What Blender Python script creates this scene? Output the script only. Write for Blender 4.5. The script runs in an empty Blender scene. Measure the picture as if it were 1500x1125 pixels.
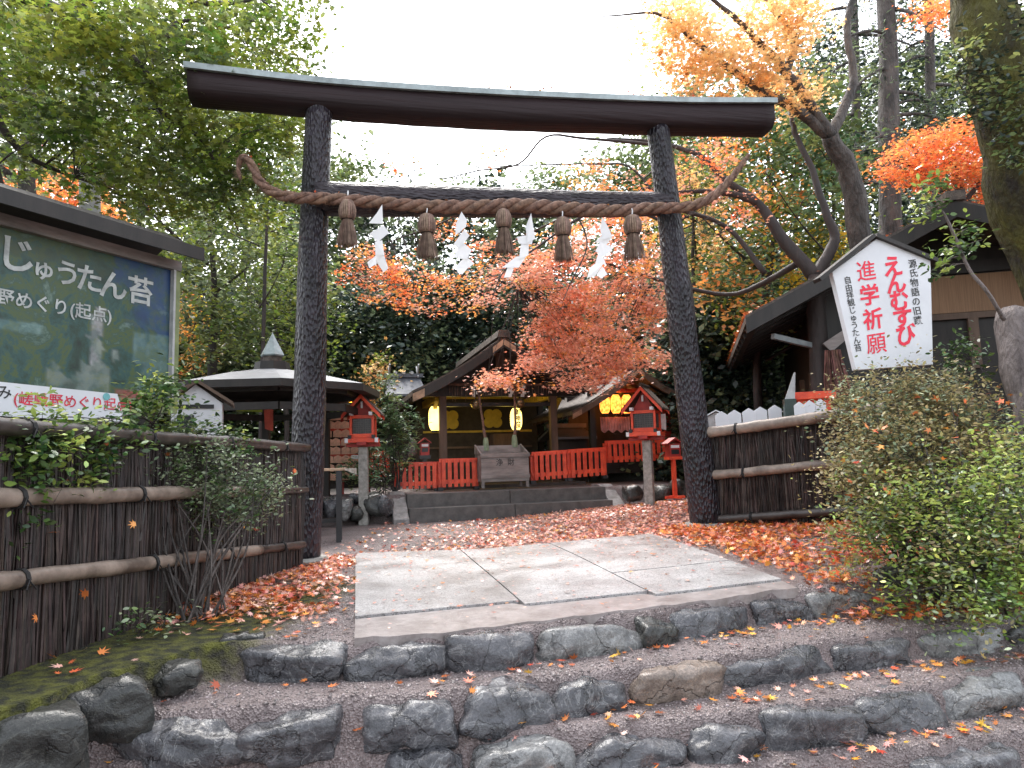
import bpy, bmesh, math, random
import numpy as np
from mathutils import Vector, Matrix, noise
random.seed(7); rng = np.random.default_rng(7)
SC = bpy.context.scene; COL = SC.collection
F = 1042.0
# ------------------------------------------------------------------ camera
PITCH = math.atan(113/1042); ROLL = math.radians(1.6)
r0 = Vector((1,0,0)); fwd = Vector((0,math.cos(PITCH),math.sin(PITCH))); u0 = Vector((0,-math.sin(PITCH),math.cos(PITCH)))
CR = r0*math.cos(ROLL)-u0*math.sin(ROLL); CU = u0*math.cos(ROLL)+r0*math.sin(ROLL)
CAM = Vector((0,0,0.9))
def ray(px,py): return CR*(px-750)+CU*(562.5-py)+fwd*F
def P(px,py,Y):
    d = ray(px,py); return CAM+d*(Y/d.y)
def ss(a,b,x):
    t = min(1,max(0,(x-a)/(b-a))); return t*t*(3-2*t)
def base_z(X,Y):                      # platform behind the steps rises gently to the right
    return 0.055*min(4.0,max(0,X+.3))*ss(4.5,7.5,Y)
def G(px,py,z):
    d = ray(px,py); return CAM+d*((z-CAM.z)/d.z)
def proj(p):
    v = Vector(p)-CAM; w = v.dot(fwd)
    return 750+F*v.dot(CR)/w, 562.5-F*v.dot(CU)/w
cam = bpy.data.cameras.new('camera'); cam.sensor_width = 36; cam.lens = 36*F/1500; cam.clip_end = 500; cam.clip_start = .05
co = bpy.data.objects.new('camera',cam); COL.objects.link(co)
M3 = Matrix((CR,CU,-fwd)).transposed(); co.matrix_world = Matrix.Translation(CAM)@M3.to_4x4(); SC.camera = co

# ------------------------------------------------------------------ materials
MATS = {}
def nodes(m): return m.node_tree.nodes, m.node_tree.links
def mat(name, col, rough=.7, var=.25, scale=8, bump=.3, bscale=None, stretch=(1,1,1), col2=None, island=0, transl=0,
        emit=0, metal=0, spec=.5, voro=0, detail=6, bdist=.01, lo=.35, hi=.65):
    if name in MATS: return MATS[name]
    m = bpy.data.materials.new(name); m.use_nodes = True; MATS[name] = m
    N,L = nodes(m); b = N['Principled BSDF']; out = N['Material Output']
    b.inputs['Roughness'].default_value = rough; b.inputs['Metallic'].default_value = metal
    b.inputs['Specular IOR Level'].default_value = spec
    tc = N.new('ShaderNodeTexCoord'); mp = N.new('ShaderNodeMapping'); L.new(tc.outputs['Object'],mp.inputs[0]); mp.inputs['Scale'].default_value = stretch
    nz = N.new('ShaderNodeTexNoise'); nz.inputs['Scale'].default_value = scale; nz.inputs['Detail'].default_value = detail; nz.inputs['Roughness'].default_value = .65
    L.new(mp.outputs[0],nz.inputs['Vector'])
    c2 = col2 if col2 else tuple(min(1,c*(1+2*var)) for c in col)
    c1 = col if col2 else tuple(c*(1-var) for c in col)
    rp = N.new('ShaderNodeValToRGB'); rp.color_ramp.elements[0].position = lo; rp.color_ramp.elements[1].position = hi
    rp.color_ramp.elements[0].color = (*c1,1); rp.color_ramp.elements[1].color = (*c2,1)
    L.new(nz.outputs[0],rp.inputs[0]); colout = rp.outputs[0]
    if island:
        g = N.new('ShaderNodeNewGeometry'); hs = N.new('ShaderNodeHueSaturation')
        mr = N.new('ShaderNodeMapRange'); mr.inputs[3].default_value = 1-island; mr.inputs[4].default_value = 1+island*1.6
        L.new(g.outputs['Random Per Island'],mr.inputs[0]); L.new(mr.outputs[0],hs.inputs['Value'])
        mr2 = N.new('ShaderNodeMapRange'); mr2.inputs[3].default_value = .5-island*.05; mr2.inputs[4].default_value = .5+island*.05
        ml = N.new('ShaderNodeMath'); ml.operation='MULTIPLY'; ml.inputs[1].default_value = 7.13
        fr = N.new('ShaderNodeMath'); fr.operation='FRACT'
        L.new(g.outputs['Random Per Island'],ml.inputs[0]); L.new(ml.outputs[0],fr.inputs[0]); L.new(fr.outputs[0],mr2.inputs[0]); L.new(mr2.outputs[0],hs.inputs['Hue'])
        L.new(colout,hs.inputs['Color']); colout = hs.outputs[0]
    L.new(colout,b.inputs['Base Color'])
    if bump:
        bp = N.new('ShaderNodeBump'); bp.inputs['Strength'].default_value = bump; bp.inputs['Distance'].default_value = bdist
        if voro:
            vz = N.new('ShaderNodeTexVoronoi'); vz.inputs['Scale'].default_value = voro; L.new(mp.outputs[0],vz.inputs['Vector']); L.new(vz.outputs['Distance'],bp.inputs['Height'])
        else:
            nb = N.new('ShaderNodeTexNoise'); nb.inputs['Scale'].default_value = bscale or scale*3; nb.inputs['Detail'].default_value = 8; L.new(mp.outputs[0],nb.inputs['Vector']); L.new(nb.outputs[0],bp.inputs['Height'])
        L.new(bp.outputs[0],b.inputs['Normal'])
    if emit:
        L.new(colout,b.inputs['Emission Color']); b.inputs['Emission Strength'].default_value = emit
    if transl:
        t = N.new('ShaderNodeBsdfTranslucent'); mx = N.new('ShaderNodeMixShader'); mx.inputs[0].default_value = transl
        L.new(colout,t.inputs[0]); L.new(b.outputs[0],mx.inputs[1]); L.new(t.outputs[0],mx.inputs[2]); L.new(mx.outputs[0],out.inputs[0])
    return m
def leafmat(name,c1,c2,rough=.45,isl=.45,tr=.38,scale=1.2): return mat(name,c1,rough,col2=c2,island=isl,transl=tr,scale=scale,bump=0,detail=2,lo=.38,hi=.62)

bark_post = mat('wet_black_bark',(.005,.004,.006),.3,.45,6,1.0,stretch=(1,1,.4),voro=42,bdist=.035,spec=.5,col2=(.032,.024,.034))
bark_beam = mat('wet_black_bark_beam',(.014,.011,.014),.4,.4,6,1.0,stretch=(.3,1,1),voro=45,bdist=.03,spec=.4,col2=(.06,.048,.056))
beam_wood = mat('dark_lintel_wood',(.012,.006,.007),.62,.3,3,.8,bscale=30,stretch=(.05,1,1),col2=(.03,.016,.018),spec=.3,bdist=.015)
cap_metal = mat('pale_copper_cap',(.26,.3,.3),.35,.25,4,.1,metal=.2)
rock_m = mat('wet_grey_rock',(.035,.036,.043),.3,.5,5,1.0,bscale=11,col2=(.21,.21,.22),bdist=.03,lo=.4,hi=.72)
rock_b = mat('brown_rock',(.13,.085,.06),.4,.5,6,1.0,bscale=12,col2=(.36,.27,.21),bdist=.03)
rock_d = mat('mossy_dark_rock',(.014,.015,.014),.5,.5,6,.9,bscale=14,col2=(.05,.052,.042),bdist=.025)
rock_l = mat('pale_rock',(.14,.14,.13),.3,.4,6,1.0,bscale=10,col2=(.38,.38,.36),bdist=.03)
conc = mat('wet_concrete',(.28,.275,.275),.42,.15,3,.8,bscale=110,col2=(.42,.415,.415),bdist=.006)
conc2 = mat('pinkish_mortar',(.2,.17,.16),.35,.2,9,.6,bscale=60,col2=(.34,.3,.29),bdist=.006)
stair_st = mat('dark_stair_stone',(.055,.05,.048),.55,.3,7,.6,bscale=80,col2=(.11,.1,.095),bdist=.004)
stair_ch = mat('stair_cheek_stone',(.2,.19,.185),.5,.3,7,.6,bscale=80,bdist=.004)
granite = mat('granite_post',(.24,.23,.21),.6,.3,14,.5,bscale=140,bdist=.004)
bamboo = mat('weathered_bamboo',(.09,.065,.05),.45,.4,5,.3,bscale=30,col2=(.3,.235,.19),bdist=.004)
bamboo_d = mat('dark_bamboo',(.015,.012,.011),.4,.4,5,.3,bscale=30,col2=(.08,.064,.056),bdist=.004)
brush_m = mat('brushwood',(.015,.009,.008),.5,.4,9,.4,bscale=60,col2=(.046,.03,.026),island=.6,bdist=.004)
brush_back = mat('brushwood_core',(.012,.008,.008),.8,.4,20,.6,bdist=.01)
tie_m = mat('black_twine',(.008,.007,.007),.7,bump=0)
rope_m = mat('straw_rope',(.075,.04,.028),.8,.3,20,.9,bscale=90,col2=(.22,.125,.085),island=.15,bdist=.006)
straw_m = mat('straw_tassel',(.1,.062,.045),.8,.3,14,.3,bscale=90,col2=(.25,.17,.125),island=.3,bdist=.003)
paper_m = mat('white_paper',(.9,.9,.9),.7,.0,4,.0,transl=.3)
white_p = mat('white_paint',(.66,.67,.7),.45,.04,3,.08)
white_w = mat('weathered_white',(.36,.36,.36),.6,.2,6,.2)
red_p = mat('vermilion_paint',(.5,.04,.02),.42,.15,5,.15,col2=(.86,.1,.035),detail=9)
red_d = mat('deep_red_paint',(.28,.02,.015),.5,.2,7,.1)
black_p = mat('black_paint',(.01,.01,.012),.4,bump=.05)
dk_wood = mat('dark_wood',(.008,.006,.005),.55,.4,6,.4,bscale=40,stretch=(1,1,.2),col2=(.025,.019,.016),bdist=.004)
br_wood = mat('brown_wood',(.075,.045,.03),.6,.4,6,.4,bscale=40,stretch=(1,1,.2),col2=(.15,.095,.065),bdist=.004)
barge_w = mat('barge_tan_wood',(.3,.2,.13),.6,.3,6,.3,bdist=.003)
tan_wall = mat('tan_board_wall',(.2,.11,.055),.6,.2,40,.5,stretch=(3,3,.05),bdist=.004,col2=(.3,.17,.09))
grey_wood = mat('grey_weathered_wood',(.2,.175,.165),.6,.3,8,.4,bscale=50,stretch=(.2,1,1),bdist=.004)
roof_bark = mat('cypress_bark_roof',(.04,.03,.025),.7,.4,14,.9,bscale=60,bdist=.012,col2=(.13,.1,.08))
roof_grey = mat('grey_metal_roof',(.09,.095,.11),.5,.15,3,.12,metal=.3)
tin = mat('corrugated_grey',(.22,.24,.25),.4,.2,5,.2,metal=.4)
brass = mat('aged_brass',(.3,.24,.14),.35,.2,8,.1,metal=.9)
gold_p = mat('yellow_emblem_cloth',(.55,.42,.06),.7,.1,8,0)
yel_w = mat('ochre_painted_wood',(.5,.36,.04),.55,.2,8,.1)
screen_m = mat('dark_hall_screen',(.03,.024,.02),.7,.3,6,.2)
pink_cl = mat('pink_striped_cloth',(.42,.2,.19),.8,.3,4,0)
plaque_w = mat('votive_wood',(.62,.38,.25),.6,.25,8,.1,island=.3)
lan_white = mat('lit_lantern_paper',(1,.62,.13),.6,.05,3,0,emit=.9,col2=(1,.75,.22))
lan_or = mat('lit_orange_lantern_paper',(1,.12,.01),.6,.3,16,0,emit=.7,col2=(1,.5,.08))
glass_d = mat('dark_lattice_glass',(.035,.037,.042),.2,.2,6,0)
red_txt = mat('red_lettering',(.75,.015,.05),.5,.1,30,0)
blk_txt = mat('black_lettering',(.02,.02,.02),.6,bump=0)
wht_txt = mat('white_lettering',(.38,.4,.39),.6,bump=0)
orange_l = mat('warm_lamp',(1,.3,.02),.5,bump=0,emit=3)
bark_g = mat('grey_bark',(.03,.025,.023),.75,.4,5,1.0,bscale=22,stretch=(1,1,.35),col2=(.12,.1,.09),bdist=.06)
bark_d = mat('dark_branch_bark',(.022,.017,.016),.7,.4,5,.8,bscale=22,stretch=(1,1,.35),bdist=.02,col2=(.05,.036,.033))
bark_moss = mat('mossy_bark',(.02,.016,.011),.9,.4,3.5,1.0,bscale=16,col2=(.085,.08,.012),bdist=.08,stretch=(1,1,.5))
bark_stump = mat('weathered_stump_bark',(.07,.055,.052),.75,.3,6,1.0,bscale=26,stretch=(1,1,.3),col2=(.2,.165,.155),bdist=.06)
pole_m = mat('pole_concrete',(.2,.2,.19),.6,.15,4,.3,bscale=60,bdist=.003)


def rockmat(name,c1,c2,vein,rough=.3):
    m=bpy.data.materials.new(name); m.use_nodes=True; MATS[name]=m; N,L=nodes(m); b=N['Principled BSDF']
    tc=N.new('ShaderNodeTexCoord'); gi=N.new('ShaderNodeObjectInfo'); add=N.new('ShaderNodeVectorMath'); add.operation='ADD'; sc=N.new('ShaderNodeVectorMath'); sc.operation='SCALE'; sc.inputs[3].default_value=30
    cb=N.new('ShaderNodeCombineXYZ'); L.new(gi.outputs['Random'],cb.inputs[0]); L.new(gi.outputs['Random'],cb.inputs[1]); L.new(cb.outputs[0],sc.inputs[0]); L.new(tc.outputs['Object'],add.inputs[0]); L.new(sc.outputs[0],add.inputs[1])
    def nz(s,d=8,r=.6,dist=0):
        n=N.new('ShaderNodeTexNoise'); n.inputs['Scale'].default_value=s; n.inputs['Detail'].default_value=d; n.inputs['Roughness'].default_value=r; n.inputs['Distortion'].default_value=dist; L.new(add.outputs[0],n.inputs['Vector']); return n.outputs[0]
    def ramp(i,a,b_,c,d):
        r=N.new('ShaderNodeValToRGB'); r.color_ramp.elements[0].position=a; r.color_ramp.elements[1].position=b_; r.color_ramp.elements[0].color=(*c,1); r.color_ramp.elements[1].color=(*d,1); L.new(i,r.inputs[0]); return r.outputs[0]
    base=ramp(nz(6,12,.72,.4),.36,.66,c1,c2)
    fine=ramp(nz(70,6,.8),.35,.65,(.55,.55,.55),(1.25,1.25,1.25))
    m1=N.new('ShaderNodeMix'); m1.data_type='RGBA'; m1.blend_type='MULTIPLY'; m1.inputs[0].default_value=1; L.new(base,m1.inputs[6]); L.new(fine,m1.inputs[7])
    vn=ramp(nz(4,5,.6,1.5),.485,.5,(0,0,0),(1,1,1)); vn2=ramp(nz(4,5,.6,1.5),.5,.515,(1,1,1),(0,0,0))
    mm=N.new('ShaderNodeMix'); mm.data_type='RGBA'; mm.blend_type='MULTIPLY'; mm.inputs[0].default_value=1; L.new(vn,mm.inputs[6]); L.new(vn2,mm.inputs[7])
    sc2=N.new('ShaderNodeMath'); sc2.operation='MULTIPLY'; sc2.inputs[1].default_value=.4; L.new(mm.outputs[2],sc2.inputs[0])
    m2=N.new('ShaderNodeMix'); m2.data_type='RGBA'; L.new(sc2.outputs[0],m2.inputs[0]); L.new(m1.outputs[2],m2.inputs[6]); m2.inputs[7].default_value=(*vein,1)
    vo=N.new('ShaderNodeTexVoronoi'); vo.feature='DISTANCE_TO_EDGE'; vo.inputs['Scale'].default_value=3.5; wn=N.new('ShaderNodeTexNoise'); wn.inputs['Scale'].default_value=7; wn.inputs['Detail'].default_value=5; L.new(add.outputs[0],wn.inputs['Vector']); wa=N.new('ShaderNodeVectorMath'); wa.operation='MULTIPLY_ADD'; wa.inputs[1].default_value=(.35,.35,.35); L.new(wn.outputs['Color'],wa.inputs[0]); L.new(add.outputs[0],wa.inputs[2]); L.new(wa.outputs[0],vo.inputs['Vector'])
    ck=ramp(vo.outputs['Distance'],.0,.035,(.35,.35,.35),(1,1,1)); m3=N.new('ShaderNodeMix'); m3.data_type='RGBA'; m3.blend_type='MULTIPLY'; m3.inputs[0].default_value=.35; L.new(m2.outputs[2],m3.inputs[6]); L.new(ck,m3.inputs[7]); L.new(m3.outputs[2],b.inputs['Base Color'])
    b1=N.new('ShaderNodeBump'); b1.inputs['Strength'].default_value=1; b1.inputs['Distance'].default_value=.028; L.new(nz(16,10,.7),b1.inputs['Height'])
    b2=N.new('ShaderNodeBump'); b2.inputs['Strength'].default_value=.8; b2.inputs['Distance'].default_value=.03; L.new(ck,b2.inputs['Height']); L.new(b1.outputs[0],b2.inputs['Normal'])
    b3=N.new('ShaderNodeBump'); b3.inputs['Strength'].default_value=.4; b3.inputs['Distance'].default_value=.006; L.new(nz(90,4,.8),b3.inputs['Height']); L.new(b2.outputs[0],b3.inputs['Normal']); L.new(b3.outputs[0],b.inputs['Normal'])
    b.inputs['Coat Weight'].default_value=.55; b.inputs['Coat Roughness'].default_value=.16; cbp=N.new('ShaderNodeBump'); cbp.inputs['Strength'].default_value=.7; cbp.inputs['Distance'].default_value=.012; L.new(nz(16,6,.6),cbp.inputs['Height']); L.new(cbp.outputs[0],b.inputs['Coat Normal'])
    L.new(ramp(nz(6),.3,.7,(rough-.1,)*3,(rough+.18,)*3),b.inputs['Roughness'])
    return m
rock_m = rockmat('wet_grey_stone',(.026,.027,.033),(.125,.125,.137),(.4,.4,.4),.22)
rock_b = rockmat('brown_stone',(.12,.088,.068),(.32,.25,.205),(.4,.3,.22),.4)
rock_d = rockmat('dark_stone',(.01,.011,.01),(.042,.044,.038),(.14,.14,.12),.45)
rock_l = rockmat('pale_stone',(.08,.08,.08),(.28,.28,.275),(.5,.5,.48))
# concrete with exposed aggregate
_n,_l=nodes(conc); _b=_n['Principled BSDF']; _t=_n.new('ShaderNodeTexCoord'); _v=_n.new('ShaderNodeTexVoronoi'); _v.inputs['Scale'].default_value=130; _l.new(_t.outputs['Object'],_v.inputs['Vector'])
_s=_n.new('ShaderNodeSeparateColor'); _l.new(_v.outputs['Color'],_s.inputs[0]); _r=_n.new('ShaderNodeValToRGB'); _r.color_ramp.elements[0].color=(.4,.38,.37,1); _r.color_ramp.elements[1].color=(1.15,1.13,1.12,1); _r.color_ramp.elements[1].position=.45; _l.new(_s.outputs[0],_r.inputs[0])
_m=_n.new('ShaderNodeMix'); _m.data_type='RGBA'; _m.blend_type='MULTIPLY'; _m.inputs[0].default_value=.95; _src=_b.inputs['Base Color'].links[0].from_socket; _l.new(_src,_m.inputs[6]); _l.new(_r.outputs[0],_m.inputs[7])
_n3=_n.new('ShaderNodeTexNoise'); _n3.inputs['Scale'].default_value=2.2; _n3.inputs['Detail'].default_value=8; _l.new(_t.outputs['Object'],_n3.inputs['Vector']); _r3=_n.new('ShaderNodeValToRGB'); _r3.color_ramp.elements[0].position=.35; _r3.color_ramp.elements[1].position=.6; _r3.color_ramp.elements[0].color=(.62,.58,.57,1); _l.new(_n3.outputs[0],_r3.inputs[0])
_m4=_n.new('ShaderNodeMix'); _m4.data_type='RGBA'; _m4.blend_type='MULTIPLY'; _m4.inputs[0].default_value=.8; _l.new(_m.outputs[2],_m4.inputs[6]); _l.new(_r3.outputs[0],_m4.inputs[7]); _l.new(_m4.outputs[2],_b.inputs['Base Color'])
_w=_n.new('ShaderNodeValToRGB'); _w.color_ramp.elements[0].color=(.18,)*3+(1,); _w.color_ramp.elements[1].color=(.55,)*3+(1,); _l.new(_n3.outputs[0],_w.inputs[0]); _l.new(_w.outputs[0],_b.inputs['Roughness'])

for _mm in (bark_post,bark_beam):
    _n,_l=nodes(_mm); _b=_n['Principled BSDF']; _t=_n.new('ShaderNodeTexCoord'); _p=_n.new('ShaderNodeMapping'); _l.new(_t.outputs['Object'],_p.inputs[0]); _p.inputs['Scale'].default_value=(1,1,.12) if _mm is bark_post else (.12,1,1)
    _z=_n.new('ShaderNodeTexNoise'); _z.inputs['Scale'].default_value=16; _z.inputs['Detail'].default_value=9; _z.inputs['Roughness'].default_value=.7; _l.new(_p.outputs[0],_z.inputs['Vector'])
    _q=_n.new('ShaderNodeBump'); _q.inputs['Strength'].default_value=1; _q.inputs['Distance'].default_value=.018; _l.new(_z.outputs[0],_q.inputs['Height']); _l.new(_b.inputs['Normal'].links[0].from_socket,_q.inputs['Normal']); _l.new(_q.outputs[0],_b.inputs['Normal'])
L_green = leafmat('maple_green_leaf',(.085,.15,.025),(.25,.28,.045),tr=.5)
L_far = leafmat('hazed_grey_green_leaf',(.1,.14,.075),(.22,.26,.13),tr=.45)  # paler and greyer: haze over the far wood is put into the leaf colour
L_dark = leafmat('evergreen_leaf',(.014,.03,.024),(.055,.08,.055),rough=.28,tr=.12)
L_mid = leafmat('woodland_leaf',(.08,.12,.045),(.22,.25,.08),tr=.45)
L_or = leafmat('orange_maple_leaf',(.75,.27,.07),(.85,.45,.14),isl=.3,tr=.5)
L_yor = leafmat('amber_maple_leaf',(.85,.5,.2),(.88,.62,.3),isl=.2,tr=.5)
L_red = leafmat('red_orange_maple_leaf',(.8,.18,.06),(.88,.33,.12),isl=.3,tr=.5)
L_pink = leafmat('rose_maple_leaf',(.82,.36,.23),(.88,.52,.38),isl=.2,tr=.3)
L_yel = leafmat('yellow_leaf',(.5,.33,.02),(.6,.42,.05),tr=.5)
L_shrub = leafmat('grey_green_shrub_leaf',(.1,.14,.08),(.27,.31,.19),rough=.3,tr=.2,scale=4)
L_ivy = leafmat('ivy_leaf',(.03,.07,.02),(.09,.15,.04),rough=.3,tr=.2,scale=5)
L_bush = leafmat('azalea_leaf',(.13,.22,.045),(.38,.43,.1),rough=.35,tr=.35,scale=3)
L_bush2 = leafmat('brownish_azalea_leaf',(.17,.14,.06),(.36,.3,.14),rough=.45,tr=.3,scale=3)
L_con = leafmat('cypress_spray',(.05,.12,.05),(.16,.25,.12),rough=.4,tr=.25,scale=3)
LF_or = leafmat('fallen_orange_leaf',(.48,.11,.03),(.6,.22,.06),rough=.3,isl=.5,tr=.1,scale=5)
LF_pink = leafmat('fallen_pink_leaf',(.6,.23,.17),(.72,.44,.36),rough=.28,isl=.4,tr=.1,scale=5)

# ------------------------------------------------------------------ objects
INV = {}
def world_of(o):
    return INV[o.name] if o is not None and o.name in INV else Matrix.Identity(4)
def tag(o,label=None,cat=None,group=None,kind=None):
    if label: o['label'] = label
    if cat: o['category'] = cat
    if group: o['group'] = group
    if kind: o['kind'] = kind
    return o
def thing(name,label,cat,loc=(0,0,0),yaw=0,group=None):
    o = bpy.data.objects.new(name,None); COL.objects.link(o); o.location = loc; o.rotation_euler = (0,0,yaw); o.empty_display_size=.1
    INV[o.name] = Matrix.Translation(Vector(loc))@Matrix.Rotation(yaw,4,'Z')
    return tag(o,label,cat,group)
def frame_mat(o): return world_of(o)
class MB:
    def __init__(s): s.v=[]; s.f=[]
    def add(s,v,f):
        n=len(s.v); s.v += [tuple(p) for p in v]; s.f += [tuple(i+n for i in q) for q in f]; return s
    def box(s,c,d,rz=0,M=None):
        hx,hy,hz = d[0]/2,d[1]/2,d[2]/2; c=Vector(c)
        vs=[Vector((x,y,z)) for x in(-hx,hx) for y in(-hy,hy) for z in(-hz,hz)]
        R = M if M is not None else Matrix.Rotation(rz,3,'Z')
        return s.add([c+R@v for v in vs],[(0,1,3,2),(4,6,7,5),(0,4,5,1),(2,3,7,6),(0,2,6,4),(1,5,7,3)])
    def beam(s,a,b,w,h,up=(0,0,1)):       # box from a to b, w sideways, h along up
        a=Vector(a);b=Vector(b);d=b-a;l=d.length;x=d.normalized();y=Vector(up).cross(x).normalized();z=x.cross(y)
        return s.box((a+b)/2,(l,w,h),M=Matrix((x,y,z)).transposed())
    def tube(s,pts,rad,n=8,cap=True,jit=0):
        pts=[Vector(p) for p in pts]
        if not hasattr(rad,'__len__'): rad=[rad]*len(pts)
        up=Vector((0,0,1)); t=(pts[1]-pts[0]).normalized()
        x=t.cross(up); x = x.normalized() if x.length>1e-3 else Vector((1,0,0))
        b0=len(s.v)
        for i,p in enumerate(pts):
            t=(pts[min(i+1,len(pts)-1)]-pts[max(i-1,0)]).normalized()
            x=(x-t*x.dot(t)).normalized(); y=t.cross(x)
            for k in range(n):
                a=2*math.pi*k/n; r=rad[i]*(1+(random.uniform(-jit,jit) if jit else 0)); s.v.append(tuple(p+(x*math.cos(a)+y*math.sin(a))*r))
        for i in range(len(pts)-1):
            for k in range(n):
                k2=(k+1)%n; s.f.append((b0+i*n+k,b0+i*n+k2,b0+(i+1)*n+k2,b0+(i+1)*n+k))
        if cap:
            s.f.append(tuple(b0+k for k in range(n))[::-1]); s.f.append(tuple(b0+(len(pts)-1)*n+k for k in range(n)))
        return s
    def lathe(s,c,prof,n=20,axis=None):
        c=Vector(c); b0=len(s.v)
        for r,z in prof:
            for k in range(n):
                a=2*math.pi*k/n; s.v.append(tuple(c+Vector((r*math.cos(a),r*math.sin(a),z))))
        for i in range(len(prof)-1):
            for k in range(n):
                k2=(k+1)%n; s.f.append((b0+i*n+k,b0+i*n+k2,b0+(i+1)*n+k2,b0+(i+1)*n+k))
        s.f.append(tuple(b0+k for k in range(n))[::-1]); s.f.append(tuple(b0+(len(prof)-1)*n+k for k in range(n)))
        return s
    def prism(s,poly,off):                # polygon (3D points) extruded by a vector
        off=Vector(off); n=len(poly); a=[Vector(p) for p in poly]; b=[p+off for p in a]
        return s.add(a+b,[tuple(range(n)),tuple(range(2*n-1,n-1,-1))]+[(i,i+n,(i+1)%n+n,(i+1)%n) for i in range(n)])
    def build(s,name,m,parent=None,world=False,smooth=False,bevel=0):
        me = bpy.data.meshes.new(name); vs = s.v
        o = bpy.data.objects.new(name,me)
        if parent is not None:
            if world:
                Mi = world_of(parent).inverted(); vs=[tuple(Mi@Vector(v)) for v in vs]
        else:
            A=np.array(vs); c=Vector(((A[:,0].min()+A[:,0].max())/2,(A[:,1].min()+A[:,1].max())/2,A[:,2].min()))
            vs=[tuple(Vector(v)-c) for v in vs]; o.location=c; INV[o.name]=Matrix.Translation(c)
        me.from_pydata(vs,[],s.f); me.update()
        bm=bmesh.new(); bm.from_mesh(me); bmesh.ops.recalc_face_normals(bm,faces=bm.faces); bm.to_mesh(me); bm.free()
        me.materials.append(m)
        if smooth: me.polygons.foreach_set('use_smooth',[True]*len(me.polygons))
        COL.objects.link(o)
        if parent is not None: o.parent=parent; INV[o.name]=world_of(parent)
        if bevel:
            b=o.modifiers.new('bevel','BEVEL'); b.width=bevel; b.segments=2; b.limit_method='ANGLE'
        return o
def fastmesh(name,V,faces_n,m,parent=None,world=True,smooth=False):
    # V: (N,k,3) polygons of k verts each
    N,k,_=V.shape
    V=V.reshape(-1,3).astype(np.float64)
    if parent is not None:
        Mi=np.array(world_of(parent).inverted()); V=V@Mi[:3,:3].T+Mi[:3,3]
    me=bpy.data.meshes.new(name); me.vertices.add(N*k); me.vertices.foreach_set('co',V.ravel())
    fc=np.array(faces_n); nf=len(fc); kk=fc.shape[1]
    idx=(np.arange(N)[:,None,None]*k+fc[None]).reshape(-1)
    me.loops.add(len(idx)); me.loops.foreach_set('vertex_index',idx.astype(np.int32))
    me.polygons.add(N*nf); me.polygons.foreach_set('loop_start',(np.arange(N*nf)*kk).astype(np.int32)); me.polygons.foreach_set('loop_total',np.full(N*nf,kk,np.int32))
    me.update(calc_edges=True)
    for q in (m if isinstance(m,(list,tuple)) else [m]): me.materials.append(q)
    o=bpy.data.objects.new(name,me); COL.objects.link(o)
    if parent is not None: o.parent=parent
    return o
def text_mesh(name,s,size,m,parent,M,bold=.012,shear=0.0,world=True,vertical=False,pitch=1.05):
    # text laid in the XY plane then taken by matrix M (4x4)
    mb=MB()
    rows=[(ch,(0,-i*size*pitch,0)) for i,ch in enumerate(s)] if vertical else [(s,(0,0,0))]
    for ch,off in rows:
        c=bpy.data.curves.new('tmp','FONT'); c.body=ch; c.size=size; c.offset=bold*size; c.shear=shear; c.align_x='CENTER'; c.align_y='CENTER'; c.resolution_u=3
        o=bpy.data.objects.new('tmp',c); COL.objects.link(o)
        dg=bpy.context.evaluated_depsgraph_get(); me=bpy.data.meshes.new_from_object(o.evaluated_get(dg))
        mb.add([M@(v.co+Vector(off)) for v in me.vertices],[tuple(p.vertices) for p in me.polygons])
        bpy.data.objects.remove(o); bpy.data.curves.remove(c); bpy.data.meshes.remove(me)
    return mb.build(name,m,parent,world=world)
def dup(root,loc,yaw=None,label=None,scale=None):
    r=root.copy(); COL.objects.link(r); r.location=loc
    if yaw is not None: r.rotation_euler=(0,0,yaw)
    if label: r['label']=label
    if scale: r.scale=scale
    for ch in root.children:
        c=ch.copy(); COL.objects.link(c); c.parent=r
        for g in ch.children:
            d=g.copy(); COL.objects.link(d); d.parent=c
    return r
def bez(pts,n=6):                        # Catmull-Rom through points
    pts=[Vector(p) for p in pts]; out=[]
    for i in range(len(pts)-1):
        a=pts[max(i-1,0)];b=pts[i];c=pts[i+1];d=pts[min(i+2,len(pts)-1)]
        for k in range(n):
            t=k/n; out.append(.5*((2*b)+(c-a)*t+(2*a-5*b+4*c-d)*t*t+(3*b-a-3*c+d)*t**3))
    out.append(pts[-1]); return out
def lerps(vals,n):
    m=len(vals)-1; return [vals[min(int(i*m/(n-1)),m-1)]*(1-(i*m/(n-1)-min(int(i*m/(n-1)),m-1)))+vals[min(int(i*m/(n-1)),m-1)+1]*(i*m/(n-1)-min(int(i*m/(n-1)),m-1)) for i in range(n)]
def vplane(px,py,A,B,off=0):              # ray meets the vertical plane through A,B
    A=Vector(A);B=Vector(B);n=Vector((B.y-A.y,-(B.x-A.x),0)).normalized(); A2=A-n*off if False else A+n*off
    d=ray(px,py); t=(A2-CAM).dot(n)/d.dot(n); return CAM+d*t

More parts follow.
